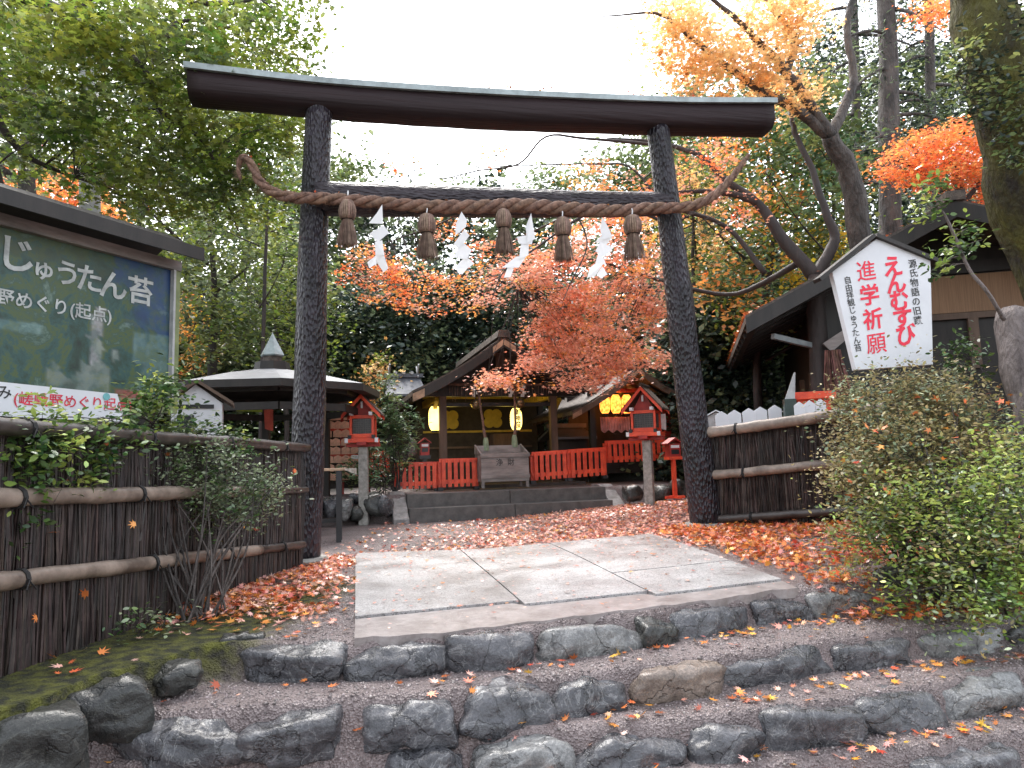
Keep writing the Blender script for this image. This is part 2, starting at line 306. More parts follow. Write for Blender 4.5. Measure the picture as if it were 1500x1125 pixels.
# ------------------------------------------------------------------ leaf templates
def T_maple(k=5):
    pts=[]; angs=np.linspace(-130,130,k)
    L=[.62,.85,1,.85,.62] if k==5 else [.5,.75,.92,1,.92,.75,.5]
    for i,a in enumerate(angs):
        a=math.radians(a); pts.append((math.sin(a)*L[i],math.cos(a)*L[i],0))
        if i<k-1:
            b=math.radians((angs[i]+angs[i+1])/2); pts.append((math.sin(b)*.32,math.cos(b)*.32,.05))
    pts.append((0,-.35,0))
    return np.array(pts)*.62,[list(range(len(pts)))]
T_quad=(np.array([(-.28,0,0.06),(0,-.5,0),(.28,0,.06),(0,.5,0)]),[[0,1,2,3]])
T_oval=(np.array([(0,-.5,0),(.22,-.15,.05),(.2,.2,.05),(0,.5,0),(-.2,.2,.05),(-.22,-.15,.05)]),[[0,1,2,3,4,5]])
T_spray=(np.array([(0,-.5,0),(.16,-.1,.03),(.05,.15,0),(.14,.3,.0),(0,.55,-.08),(-.14,.3,0),(-.05,.15,0),(-.16,-.1,.03)]),[[0,1,2,3,4,5,6,7]])
T_m5=T_maple(5); T_m7=T_maple(7)
def scatter_leaves(name,C,size,tmpl,m,parent=None,tilt=.7,svar=.35,curl=0):
    C=np.asarray(C,float); N=len(C); T,fc=tmpl
    yaw=rng.uniform(0,2*np.pi,N); tl=np.abs(rng.normal(0,tilt,N)); az=rng.uniform(0,2*np.pi,N); s=size*rng.uniform(1-svar,1+svar,N)
    nrm=np.stack([np.sin(tl)*np.cos(az),np.sin(tl)*np.sin(az),np.cos(tl)],1)
    ref=np.stack([np.cos(yaw),np.sin(yaw),np.zeros(N)],1); x=np.cross(ref,nrm); ln=np.linalg.norm(x,axis=1,keepdims=True); x=np.where(ln>1e-3,x/np.maximum(ln,1e-6),[[1,0,0]]); y=np.cross(nrm,x)
    Tz=T[:,2] + (curl*(T[:,0]**2+T[:,1]**2) if curl else 0)
    V=C[:,None]+s[:,None,None]*(T[None,:,0,None]*x[:,None]+T[None,:,1,None]*y[:,None]+Tz[None,:,None]*nrm[:,None])
    return fastmesh(name,V,fc,m,parent)
def blob_clusters(blobs,cover=1.0,spread=.28):
    """blobs: (px,py,Y,rx_px,ry_px,depth_m,n_clusters) -> cluster centres"""
    out=[]
    for (px,py,Y,rx,ry,dy,n) in blobs:
        for _ in range(n):
            while True:
                u=rng.uniform(-1,1,3)
                if (u**2).sum()<=1: break
            if rng.random()<.45: u=u/np.linalg.norm(u)*rng.uniform(.8,1)
            out.append(P(px+u[0]*rx,py+u[1]*ry,max(1.2,Y+u[2]*dy)))
    return out
def cluster_leaves(cl,per,sig,flat=.35):
    A=np.array([tuple(c) for c in cl]); n=len(A); A=np.repeat(A,per,0)
    sg=sig*np.repeat(rng.uniform(.6,1.3,n),per)[:,None]
    off=rng.normal(0,1,A.shape)*sg; off[:,2]*=flat
    tl=np.repeat(rng.normal(0,.35,(n,2)),per,0); off[:,2]+=(off[:,:2]*tl).sum(1)
    return A+off
def twigs(mb,cl,limbs,r=.012,maxlen=3.0,sides=4,step=1):
    pts=[p for l in limbs for p in l]
    for c in cl[::step]:
        c=Vector(c); b=min(pts,key=lambda p:(p-c).length_squared); d=(c-b).length
        if d<.05 or d>maxlen: continue
        mid=(b+c)/2+Vector((random.uniform(-.12,.12)*d,random.uniform(-.12,.12)*d,random.uniform(.0,.16)*d))
        mb.tube([b,(b+mid)/2+Vector((random.uniform(-.03,.03)*d,0,0)),mid,(mid+c)/2,c],[r*min(1.6,.5+d),r*.8,r*.6,r*.45,r*.25],sides,cap=False)
def tree(name,label,cat,limbs,blobs,leafm,size,per,sig,tmpl=T_m5,barkm=None,twigr=.012,group=None,tilt=.7,flat=.35,maxlen=3,twstep=1,base=None,trunk_name='trunk'):
    """limbs: list of ([(px,py,Y)...],[radii])  first one is the trunk"""
    barkm=barkm or bark_d
    tp=[[P(*p) if len(p)==3 and not isinstance(p,Vector) else p for p in l[0]] for l in limbs]
    b=Vector(base) if base is not None else Vector(min(tp[0],key=lambda p:p.z))
    root=thing(name,label,cat,tuple(b),0,group)
    mb=MB(); paths=[]
    for pts,l in zip(tp,limbs):
        path=bez(pts,5); paths.append(path); mb.tube([p+Vector((random.uniform(-1,1),random.uniform(-1,1),0))*l[1][0]*.12 for p in path],lerps(l[1],len(path)),10,jit=.07)
    cl=blob_clusters(blobs)
    lm=leafm if isinstance(leafm,list) else [leafm]
    tw=MB(); twigs(tw,cl,paths,twigr,maxlen,4,twstep)
    mb.add(tw.v,tw.f)
    mb.build(trunk_name,barkm,root,world=True,smooth=True)
    k=len(lm); random.shuffle(cl)
    for i,m in enumerate(lm):
        sub=cl[i::k]
        if sub: scatter_leaves('crown',cluster_leaves(sub,per,sig,flat),size,tmpl,m,root,tilt=tilt)
    return root

# ------------------------------------------------------------------ terrain
ROW_A=[(40,1150,-.30),(100,1105,-.27),(220,1042,-.2),(290,1008,-.18),(350,1003,-.17),(490,1002,-.17),(580,994,-.17),(655,991,-.17),(788,974,-.17),(875,957,-.17),(946,950,-.17),(1060,930,-.17),(1150,910,-.16),(1250,904,-.16),(1362,892,-.15),(1500,870,-.15),(1700,850,-.15)]
ROW_B=[(60,1175,-.35),(156,1122,-.34),(338,1112,-.34),(430,1100,-.34),(520,1092,-.34),(667,1082,-.34),(740,1064,-.34),(809,1057,-.34),(935,1038,-.34),(1068,1018,-.33),(1230,988,-.33),(1358,969,-.33),(1481,953,-.32),(1600,938,-.32)]
ROW_C=[(420,1175,-.52),(560,1160,-.51),(690,1146,-.51),(846,1134,-.51),(1007,1122,-.5),(1131,1106,-.5),(1281,1082,-.5),(1396,1059,-.49),(1500,1035,-.49),(1640,1010,-.48)]
ROW_D=[(1180,1195,-.68),(1365,1162,-.66),(1520,1135,-.65),(1700,1105,-.64)]
def rowpts(R): return sorted([(p.x,p.y) for p in (G(*q) for q in R)])
RA,RB,RC,RD=map(rowpts,(ROW_A,ROW_B,ROW_C,ROW_D))
def rowY(R,x):
    xs=[p[0] for p in R]; 
    if x<=xs[0]: s=(R[1][1]-R[0][1])/(R[1][0]-R[0][0]+1e-6); return R[0][1]+(x-xs[0])*min(2,max(.2,s))
    if x>=xs[-1]: return R[-1][1]+.25*(x-xs[-1])
    return float(np.interp(x,xs,[p[1] for p in R]))
YAW=math.radians(15)
TL=P(578,765,11.0)                       # terrace front line through stairs' left corner
def terrace_s(X,Y): return (Y-TL.y)*math.cos(YAW)-(X-TL.x)*math.sin(YAW)
TZ=.42
def gz(X,Y):
    z=base_z(X,Y)
    off=.11; w=.05
    a=1-ss(rowY(RA,X)+off-w,rowY(RA,X)+off+w,Y); z-=.17*a
    if a>0:
        b=1-ss(rowY(RB,X)+off-w,rowY(RB,X)+off+w,Y); z-=.17*b*a
        c=1-ss(rowY(RC,X)+off-w,rowY(RC,X)+off+w,Y); z-=.165*c*a
        d=1-ss(rowY(RD,X)+off-w,rowY(RD,X)+off+w,Y); z-=.155*d*a
    s=terrace_s(X,Y); t=ss(.28,.42,s); z=z*(1-t)+TZ*t if t>0 else z
    if Y>16: z+=.08*(Y-16)*ss(16,20,Y)
    z+=.006*noise.noise(Vector((X*2.3,Y*2.3,0)))+.004*noise.noise(Vector((X*7,Y*7,3)))
    return z
def GT(px,py):
    d=ray(px,py); t=2.0/d.y
    prev=t
    while t<60/d.y:
        p=CAM+d*t
        if p.z<gz(p.x,p.y): break
        prev=t; t*=1.01
    for _ in range(12):
        m=(prev+t)/2; p=CAM+d*m
        if p.z<gz(p.x,p.y): t=m
        else: prev=m
    return CAM+d*t
xs=np.concatenate([np.linspace(-90,-7,18)[:-1],np.linspace(-7,-3.2,20)[:-1],np.linspace(-3.2,4.2,300)[:-1],np.linspace(4.2,9,30)[:-1],np.linspace(9,90,18)])
ys=np.concatenate([np.linspace(-60,.8,14)[:-1],np.linspace(.8,5.6,260)[:-1],np.linspace(5.6,16,130)[:-1],np.linspace(16,40,30)[:-1],np.linspace(40,160,14)])
nx,ny=len(xs),len(ys)
V=[(x,y,gz(x,y)) for y in ys for x in xs]
FC=[(j*nx+i,j*nx+i+1,(j+1)*nx+i+1,(j+1)*nx+i) for j in range(ny-1) for i in range(nx-1)]
me=bpy.data.meshes.new('ground'); me.from_pydata(V,[],FC); me.update()
ground=bpy.data.objects.new('ground',me); COL.objects.link(ground); tag(ground,kind='structure')
me.polygons.foreach_set('use_smooth',[True]*len(me.polygons))
def moss_w(X,Y):
    f=1-ss(-1.55,-1.15,X-.12*(Y-4)); f*=ss(rowY(RA,X)-.02,rowY(RA,X)+.15,Y)
    return f*(1-ss(5.2,6.2,Y))*1.0
def earth_w(X,Y):                         # bare dark earth: under fences and under the wood
    e=max(ss(.5,1.5,-(X+2.2)),ss(2.7,3.4,X)*ss(3.6,4.6,Y))
    return max(e,ss(14.5,16,Y))
am=me.attributes.new('moss','FLOAT','POINT'); am.data.foreach_set('value',[moss_w(v[0],v[1]) for v in V])
ae=me.attributes.new('earth','FLOAT','POINT'); ae.data.foreach_set('value',[earth_w(v[0],v[1]) for v in V])
gm=bpy.data.materials.new('gravel_ground'); gm.use_nodes=True; N,L=nodes(gm); b=N['Principled BSDF']; b.inputs['Roughness'].default_value=.42
tc=N.new('ShaderNodeTexCoord')
vz=N.new('ShaderNodeTexVoronoi'); vz.inputs['Scale'].default_value=95; L.new(tc.outputs['Object'],vz.inputs['Vector'])
vr=N.new('ShaderNodeValToRGB'); vr.color_ramp.elements[0].color=(.055,.042,.042,1); vr.color_ramp.elements[1].color=(.3,.25,.245,1)
sp=N.new('ShaderNodeSeparateColor'); L.new(vz.outputs['Color'],sp.inputs[0]); L.new(sp.outputs[0],vr.inputs[0])
nz=N.new('ShaderNodeTexNoise'); nz.inputs['Scale'].default_value=3; nz.inputs['Detail'].default_value=5; L.new(tc.outputs['Object'],nz.inputs['Vector'])
br=N.new('ShaderNodeValToRGB'); br.color_ramp.elements[0].color=(.115,.085,.082,1); br.color_ramp.elements[1].color=(.26,.205,.197,1); br.color_ramp.elements[0].position=.35; br.color_ramp.elements[1].position=.7; L.new(nz.outputs[0],br.inputs[0])
mx=N.new('ShaderNodeMix'); mx.data_type='RGBA'; mx.inputs[0].default_value=.55; L.new(vr.outputs[0],mx.inputs[6]); L.new(br.outputs[0],mx.inputs[7])
n2=N.new('ShaderNodeTexNoise'); n2.inputs['Scale'].default_value=14; n2.inputs['Detail'].default_value=6; L.new(tc.outputs['Object'],n2.inputs['Vector'])
mr_=N.new('ShaderNodeValToRGB'); mr_.color_ramp.elements[0].color=(.014,.015,.005,1); mr_.color_ramp.elements[1].color=(.085,.088,.01,1); mr_.color_ramp.elements[0].position=.4; mr_.color_ramp.elements[1].position=.62; L.new(n2.outputs[0],mr_.inputs[0])
er_=N.new('ShaderNodeValToRGB'); er_.color_ramp.elements[0].color=(.014,.011,.009,1); er_.color_ramp.elements[1].color=(.05,.04,.03,1); L.new(n2.outputs[0],er_.inputs[0])
a1=N.new('ShaderNodeAttribute'); a1.attribute_name='moss'; a2=N.new('ShaderNodeAttribute'); a2.attribute_name='earth'
m1=N.new('ShaderNodeMix'); m1.data_type='RGBA'; L.new(a2.outputs['Fac'],m1.inputs[0]); L.new(mx.outputs[2],m1.inputs[6]); L.new(er_.outputs[0],m1.inputs[7])
m2=N.new('ShaderNodeMix'); m2.data_type='RGBA'; L.new(a1.outputs['Fac'],m2.inputs[0]); L.new(m1.outputs[2],m2.inputs[6]); L.new(mr_.outputs[0],m2.inputs[7])
L.new(m2.outputs[2],b.inputs['Base Color'])
rr=N.new('ShaderNodeMapRange'); rr.inputs[3].default_value=.42; rr.inputs[4].default_value=.95; L.new(a1.outputs['Fac'],rr.inputs[0]); L.new(rr.outputs[0],b.inputs['Roughness'])
bp=N.new('ShaderNodeBump'); bp.inputs['Strength'].default_value=.9; bp.inputs['Distance'].default_value=.012; L.new(vz.outputs['Distance'],bp.inputs['Height'])
bp2=N.new('ShaderNodeBump'); bp2.inputs['Strength'].default_value=.6; bp2.inputs['Distance'].default_value=.03; L.new(n2.outputs[0],bp2.inputs['Height']); L.new(bp.outputs[0],bp2.inputs['Normal']); L.new(bp2.outputs[0],b.inputs['Normal'])
b.inputs['Coat Weight'].default_value=.0; me.materials.append(gm)

# ------------------------------------------------------------------ rocks
bmi=bmesh.new(); bmesh.ops.create_icosphere(bmi,subdivisions=4,radius=1); ICO=np.array([tuple(v.co) for v in bmi.verts]); ICOF=[tuple(v.index for v in f.verts) for f in bmi.faces]; bmi.free()
bmi=bmesh.new(); bmesh.ops.create_icosphere(bmi,subdivisions=3,radius=1); ICO3=np.array([tuple(v.co) for v in bmi.verts]); ICOF3=[tuple(v.index for v in f.verts) for f in bmi.faces]; bmi.free()
def rock(name,center,ax,ay,az,m,seed,boxy=1.0,rough=.05,small=False,p=9,extra=9):
    r=np.random.default_rng(seed); D=ICO3 if small else ICO; FF=ICOF3 if small else ICOF
    n=[(1,0,0),(-1,0,0),(0,1,0),(0,-1,0),(0,0,1),(0,0,-1)]; h=[1,1,1,1,1,1]
    for _ in range(extra):
        q=r.normal(size=3); q/=np.linalg.norm(q); n.append(tuple(q)); h.append((abs(q).sum())*r.uniform(.62,.85))
    n=np.array(n,float); n[:6]+=r.normal(0,.1,(6,3)); n/=np.linalg.norm(n,axis=1,keepdims=True); h=np.array(h)
    dt=np.maximum(D@n.T,0)/h; rad=(dt**p).sum(1)**(-1/p)
    Pn=D*rad[:,None]
    A=np.array([tuple(ax),tuple(ay),tuple(az)])
    Wd=Pn@A
    for i in range(len(Wd)):
        v=Vector(Wd[i])+Vector((seed*3.1,seed*1.7,0)); d=Vector(D[i])
        k=rough*(.9*noise.noise(v*5)+.6*noise.noise(v*11)+.4*noise.noise(v*24)-.9*abs(noise.noise(v*9))-.5*abs(noise.noise(v*19)))
        Wd[i]+=np.array(d)*k
    Wd+=np.array(tuple(center))
    mb=MB(); mb.v=[tuple(w) for w in Wd]; mb.f=list(FF)
    return mb.build(name,m,None,smooth=True)
ORD=['first','second','third','fourth','fifth','sixth','seventh','eighth','ninth','tenth','eleventh','twelfth','thirteenth','fourteenth']
def stone_row(R,segs,zt,zb,where,seed,thick=.115):
    for i,(x0,x1,yb,yt,m) in enumerate(segs):
        yb0=yb-(0 if len(R)==0 else 0)
        a=Vector((*G(x0,yb_at(R,x0),zb).xy,0)); b_=Vector((*G(x1,yb_at(R,x1),zb).xy,0))
        d=(b_-a); L_=d.length; t=d.normalized(); nrm=Vector((-t.y,t.x,0))
        c=(a+b_)/2+nrm*thick*.95
        # top height from the picture, measured at the stone's front
        top=P((x0+x1)/2,yt,c.y+thick*.7).z; bot=zb-.08
        top=max(zt-.035,min(zt+.035,top))
        c.z=(top+bot)/2; hz=(top-bot)/2
        nm={rock_m:'dark grey',rock_b:'brown',rock_l:'pale grey',rock_d:'mossy dark'}[m]
        o=rock('step_stone',c,t*L_*.5*1.05,nrm*thick,Vector((0,0,hz*1.03)),m,seed+i,rough=.028,p=11,extra=11)
        o.parent=None
        tag(o,'%s edging stone, %s counted from the left end of the %s step'%(nm,ORD[i],where),'stone','rough stones edging the steps')
def yb_at(R,x):
    return float(np.interp(x,[q[0] for q in R],[q[1] for q in R]))
M_,B_,Pl_,D_=rock_m,rock_b,rock_l,rock_d
stone_row(ROW_A,[(347,492,0,940,M_),(497,656,0,938,M_),(660,790,0,922,M_),(796,948,0,910,Pl_),(948,1002,0,905,D_),(1003,1110,0,885,M_),(1110,1196,0,874,M_),(1198,1308,0,864,Pl_),(1310,1392,0,866,D_),(1394,1500,0,850,D_)],0,-.17,'topmost',10)
stone_row(ROW_B,[(156,340,0,1056,M_),(346,522,0,1038,M_),(528,668,0,1026,M_),(671,810,0,1001,M_),(812,935,0,992,M_),(937,1070,0,966,B_),(1074,1232,0,950,M_),(1234,1358,0,932,M_),(1360,1482,0,918,Pl_),(1484,1570,0,900,D_)],-.17,-.34,'middle',40)
stone_row(ROW_C,[(560,690,0,1122,M_),(692,846,0,1088,Pl_),(848,1008,0,1068,M_),(1017,1132,0,1051,M_),(1134,1280,0,1024,M_),(1276,1394,0,1004,M_),(1392,1520,0,985,Pl_)],-.34,-.5,'lower',70)
stone_row(ROW_D,[(1365,1530,0,1094,M_)],-.5,-.66,'lowest',90)
# bank boulders
def boulder(px,py,z,rx,rz,ry,m,seed,label,yaw=0):
    c=G(px,py,z); s=c.y/F; t=Vector((math.cos(yaw),math.sin(yaw),0)); n=Vector((-t.y,t.x,0))
    o=rock('boulder',c,t*rx*s,n*ry,Vector((0,0,rz*s)),m,seed,rough=.035,p=6); tag(o,label,'rock','rocks along the mossy bank'); return o
boulder(30,1100,-.2,72,66,.2,rock_d,101,'large dark boulder with a pale lichen spot at the foot of the mossy bank',.7)
boulder(160,1040,-.14,62,42,.12,rock_d,102,'broad grey boulder between the lichen spotted boulder and the small rock',.5)
boulder(258,996,-.1,36,20,.08,rock_d,103,'small rounded rock ending the mossy bank near the top step',.4)
boulder(358,934,.0,36,12,.07,rock_d,104,'flat mossy rock half buried in fallen leaves at the bank',.2)
boulder(1305,848,.02,36,18,.1,rock_d,105,'low dark rock lying in orange leaves beside the azalea',.1)
boulder(1440,800,.02,70,60,.2,rock_d,106,'big dark rock underneath the azalea branches',.1)

# slab path
def zt_of(px,py): p=GT(px,py); return p
c0=GT(520,942);c1=GT(521,815);c2=GT(952,786);c3=GT(1160,860)
def bil(u,v):
    a=c0.lerp(c3,u);b2=c1.lerp(c2,u);p=a.lerp(b2,v); return Vector((p.x,p.y,base_z(p.x,p.y)+.03))
pv=MB()
cols=[0,.345,.66,1.0]
pan=[(0,.348,.13,1),(.352,.648,.09,1),(.652,1,.34,1),(.652,1,.05,.332)]
for (u0_,u1_,v0_,v1_) in pan:
    n=8
    for_v=[]
    for j in range(n+1):
        for i in range(n+1): for_v.append(bil(u0_+(u1_-u0_)*i/n,v0_+(v1_-v0_)*j/n))
    b0=len(pv.v); pv.v+= [tuple(p) for p in for_v]
    for j in range(n):
        for i in range(n): pv.f.append((b0+j*(n+1)+i,b0+j*(n+1)+i+1,b0+(j+1)*(n+1)+i+1,b0+(j+1)*(n+1)+i))
    ring=[j for j in range(n+1)]+[j*(n+1)+n for j in range(1,n+1)]+[n*(n+1)+i for i in range(n-1,-1,-1)]+[j*(n+1) for j in range(n-1,0,-1)]
    q0=len(pv.v); pv.v+=[(pv.v[b0+k][0],pv.v[b0+k][1],pv.v[b0+k][2]-.07) for k in ring]
    for k in range(len(ring)): k2=(k+1)%len(ring); pv.f.append((b0+ring[k],q0+k,q0+k2,b0+ring[k2]))
o=pv.build('path',conc,None); tag(o,kind='structure')
mo=MB()
def strip(u0_,v0_,u1_,v1_): pass
pts_b=[];pts_f=[]
for i in range(31):
    u=i/30; vb=.128 if u<.35 else (.088 if u<.65 else .048); pb=bil(u,vb-.002); x=pb.x
    px=520+(1160-520)*u; f=bil(u,-.0); yf=max(rowY(RA,f.x)+.13,f.y-.12); pts_b.append(Vector((pb.x,pb.y,pb.z-.014))); pts_f.append(Vector((f.x,yf+.02*math.sin(i*2.1),base_z(f.x,yf)+.012)))
mo.add(pts_b+pts_f+[p-Vector((0,0,.06)) for p in pts_f],[(i,i+1,32+i,31+i) for i in range(30)]+[(31+i,32+i,63+i,62+i) for i in range(30)])
o=mo.build('mortar_border_path',conc2,None); tag(o,kind='structure')

# pebbles near
def pebbles():
    T=np.array([(1,0,0),(-1,0,0),(0,1,0),(0,-1,0),(0,0,.7),(0,0,-.7)],float); fc=[[0,2,4],[2,1,4],[1,3,4],[3,0,4],[2,0,5],[1,2,5],[3,1,5],[0,3,5]]
    pts=[]
    while len(pts)<26000:
        x=random.uniform(-2.6,3.6); y=random.uniform(2.3,9) if random.random()<.35 else random.uniform(2.3,5)
        if moss_w(x,y)>.4 or earth_w(x,y)>.6: continue
        px,py=proj((x,y,0))
        if py>790 and 520<px<1160 and y>rowY(RA,x)+.2 and x>c0.x+(c1.x-c0.x)*(y-c0.y)/(c1.y-c0.y) : 
            if x<c3.x+(c2.x-c3.x)*(y-c3.y)/(c2.y-c3.y) and y<c1.y+.27*(x-c1.x): continue
        pts.append((x,y,gz(x,y)+.001))
    C=np.array(pts); N_=len(C); s=rng.uniform(.003,.0085,N_)*(1+(rng.random(N_)<.08)*.8); a=rng.uniform(0,6.28,N_); e=rng.uniform(.6,1.4,(N_,1))
    X=T[None]*s[:,None,None]; X=X*np.stack([e[:,0],1/e[:,0],np.ones(N_)],1)[:,None]
    R=np.stack([X[...,0]*np.cos(a)[:,None]-X[...,1]*np.sin(a)[:,None],X[...,0]*np.sin(a)[:,None]+X[...,1]*np.cos(a)[:,None],X[...,2]],2)
    m=mat('gravel_pebble',(.09,.073,.07),.3,.5,30,0,col2=(.27,.23,.225),island=.6)
    o=fastmesh('gravel',C[:,None]+R,fc,m); tag(o,kind='stuff')
pebbles()

# ------------------------------------------------------------------ fallen leaves
def in_slab(x,y):
    u_ok=c0.x+(c1.x-c0.x)*(y-c0.y)/(c1.y-c0.y) < x < c3.x+(c2.x-c3.x)*(y-c3.y)/(c2.y-c3.y)
    return u_ok and y>rowY(RA,x)+.15 and y<c1.y+(c2.y-c1.y)*(x-c1.x)/(c2.x-c1.x)
def drop(n,sampler,size,m,name='fallen_leaves',tmpl=T_m7,tilt=.35,lift=.008,curl=.35):
    pts=[]
    while len(pts)<n:
        x,y=sampler()
        if x is None: continue
        sl=in_slab(x,y)
        pts.append((x,y,(base_z(x,y)+.032 if sl else gz(x,y))+lift+abs(random.gauss(0,lift))))
    o=scatter_leaves(name,pts,size,tmpl,m,None,tilt=tilt,curl=curl); tag(o,kind='stuff'); return o
def s_back():
    x=random.uniform(-2.0,3.6); y=random.uniform(6.6,12.0)
    if in_slab(x,y) or terrace_s(x,y)>.15: return None,None
    d=ss(-1.8,1.0,x-.25*(y-8))*1.0+.08
    d*=.65+.7*noise.noise(Vector((x*1.2,y*1.2,5)))+.35
    return (x,y) if random.random()<d else (None,None)
drop(15000,s_back,.05,LF_pink,tmpl=T_m5,tilt=.4)
drop(3500,s_back,.055,LF_or,tmpl=T_m5,tilt=.5)
def s_right():                            # thick orange drift below the right fence
    x=random.uniform(1.3,4.4); y=random.uniform(4.3,7.9)
    if in_slab(x,y): return None,None
    px,py=proj((x,y,.05))
    f=ss(.0,.35,x-(c3.x+(c2.x-c3.x)*(y-c3.y)/(c2.y-c3.y))-.02*0)
    f*=ss(4.35,5.0,y-.1*(x-1.8)); 
    return (x,y) if random.random()<f*(.5+.9*(noise.noise(Vector((x*1.8,y*1.8,2)))+.35)) else (None,None)
drop(6500,s_right,.058,LF_or,tilt=.6,lift=.02)
drop(1200,s_right,.058,LF_pink,tilt=.6,lift=.02)
def s_left():
    x=random.uniform(-2.2,-.6); y=random.uniform(3.9,7.2)
    f=ss(3.9,4.6,y+.1*x)*(1-ss(-1.55,-.85,x+.14*(y-4)*.9)) 
    e=.12
    return (x,y) if (not in_slab(x,y)) and random.random()<f*(.25+1.4*max(0,noise.noise(Vector((x*2.0,y*1.6,9)))+.25))+e*.25 else (None,None)
drop(1500,s_left,.058,LF_or,tilt=.5,lift=.012)
drop(1500,s_left,.05,LF_pink,tilt=.5,lift=.012)
L_fy=leafmat('fallen_amber_leaf',(.65,.28,.03),(.75,.42,.06),rough=.35,isl=.4,tr=.15,scale=5)
def s_steps():
    x=random.uniform(-2.6,3.6); y=random.uniform(2.3,5)
    k=random.random()
    if k<.5:
        R=random.choice([RA,RB,RC]); y=rowY(R,x)+random.uniform(-.16,-.01)
    if not(2.3<y<rowY(RA,x)+.05): return None,None
    return (x,y) if random.random()<.3+.7*ss(-1,2.5,x) else (None,None)
drop(360,s_steps,.057,LF_or,tilt=.4); drop(230,s_steps,.05,LF_pink,tilt=.35); drop(130,s_steps,.056,L_fy,tilt=.4)
def s_slab():
    x=random.uniform(-1.6,2); y=random.uniform(3.4,8.2); return (x,y) if in_slab(x,y) and random.random()<.2+.8*ss(5,8,y) else (None,None)
drop(620,s_slab,.03,LF_pink,tmpl=T_m5,tilt=.15,lift=.003); drop(130,s_slab,.045,LF_or,tilt=.2,lift=.004)
def s_bank():
    x=random.uniform(-2.5,-1.0); y=random.uniform(3.0,4.6); return (x,y) if y>rowY(RA,x)+.05 else (None,None)
drop(26,s_bank,.06,LF_or,tilt=.3); drop(18,s_bank,.06,LF_pink,tilt=.3)
# ------------------------------------------------------------------ torii gate
TA=P(443,815,6.85); TA.z=gz(TA.x,TA.y); TB=P(1035,772,7.8); TB.z=gz(TB.x,TB.y)
tdir=(TB-TA); tdir.z=0; tdir.normalize(); TYAW=math.atan2(tdir.y,tdir.x)
def TP(px,py,off=0): return vplane(px,py,TA,TB,-off if False else off)
tn=Vector((tdir.y,-tdir.x,0))                        # toward the camera
torii=thing('torii_gate','tall black bark covered wooden gate spanning the entrance path','gate',tuple((TA+TB)/2),TYAW)
def pillar(b,px,py,r0,r1,seed):
    t=TP(px,py); n=28; mb=MB(); pts=[]
    for i in range(n+1):
        k=i/n; p=b.lerp(t,k)+Vector((noise.noise(Vector((k*2,seed,0)))*.03,noise.noise(Vector((k*2,seed,7)))*.03,0)); pts.append(p)
    rad=[(r0+(r1-r0)*i/n)*(1+.03*noise.noise(Vector((i*.5,seed,2)))) for i in range(n+1)]
    mb.tube(pts,rad,28); return mb.build('pillar',bark_post,torii,world=True,smooth=True)
pillar(TA,468,148,.165,.13,1); pillar(TB,963,183,.17,.125,2)
for b_ in (TA,TB):
    mb=MB(); mb.lathe(b_+Vector((0,0,-.1)),[(.235,0),(.24,.13),(.225,.155),(.0,.16)],18); mb.build('stone_base',granite,torii,world=True)
# top lintel, swept section
topline=[(280,116),(450,135),(600,146),(750,154),(900,160),(1000,163),(1121,163)]
lo_line=[(281,150),(450,166),(600,178),(750,186),(900,191),(1000,194),(1110,195)]
tp=bez([TP(x,y,-.02) for x,y in topline],6); bp_=bez([TP(x,y,-.02) for x,y in lo_line],6)
mb=MB(); capm=MB(); K=len(tp)
sec=[(.18,0),(.186,-.3),(.182,-.62),(.165,-.82),(.12,-.96),(.05,-1),(-.05,-1),(-.12,-.96),(-.165,-.82),(-.182,-.62),(-.186,-.3),(-.18,0)]
for i in range(K):
    h=tp[i].z-bp_[i].z
    for o_,z_ in sec: mb.v.append(tuple(tp[i]+tn*o_+Vector((0,0,z_*h+.004*noise.noise(Vector((i*.6,o_*9,z_*4)))*2))))
m=len(sec)
for i in range(K-1):
    for k in range(m): mb.f.append((i*m+k,i*m+(k+1)%m,(i+1)*m+(k+1)%m,(i+1)*m+k))
mb.f.append(tuple(range(m))); mb.f.append(tuple((K-1)*m+k for k in range(m)))
kas=mb.build('lintel',beam_wood,torii,world=True,smooth=True)
cs=[(.215,.0),(.215,.06),(0,.11),(-.215,.06),(-.215,0)]
for i in range(K):
    e=(-.03 if i==0 else (.03 if i==K-1 else 0))
    for o_,z_ in cs: capm.v.append(tuple(tp[i]+tdir*e+tn*o_+Vector((0,0,z_+.003))))
for i in range(K-1):
    for k in range(5): capm.f.append((i*5+k,i*5+(k+1)%5,(i+1)*5+(k+1)%5,(i+1)*5+k))
capm.f.append((0,1,2,3,4)); capm.f.append(tuple((K-1)*5+k for k in range(5)))
capm.build('roof_cap',cap_metal,torii,world=True)
mb=MB(); pts=[TP(x,y) for x,y in [(462,291),(560,293),(700,296),(850,299),(980,299)]]; pts=bez(pts,6); mb.tube(pts,lerps([.172,.17,.16,.145,.13],len(pts)),24,jit=.02); mb.build('crossbeam',bark_beam,torii,world=True,smooth=True)
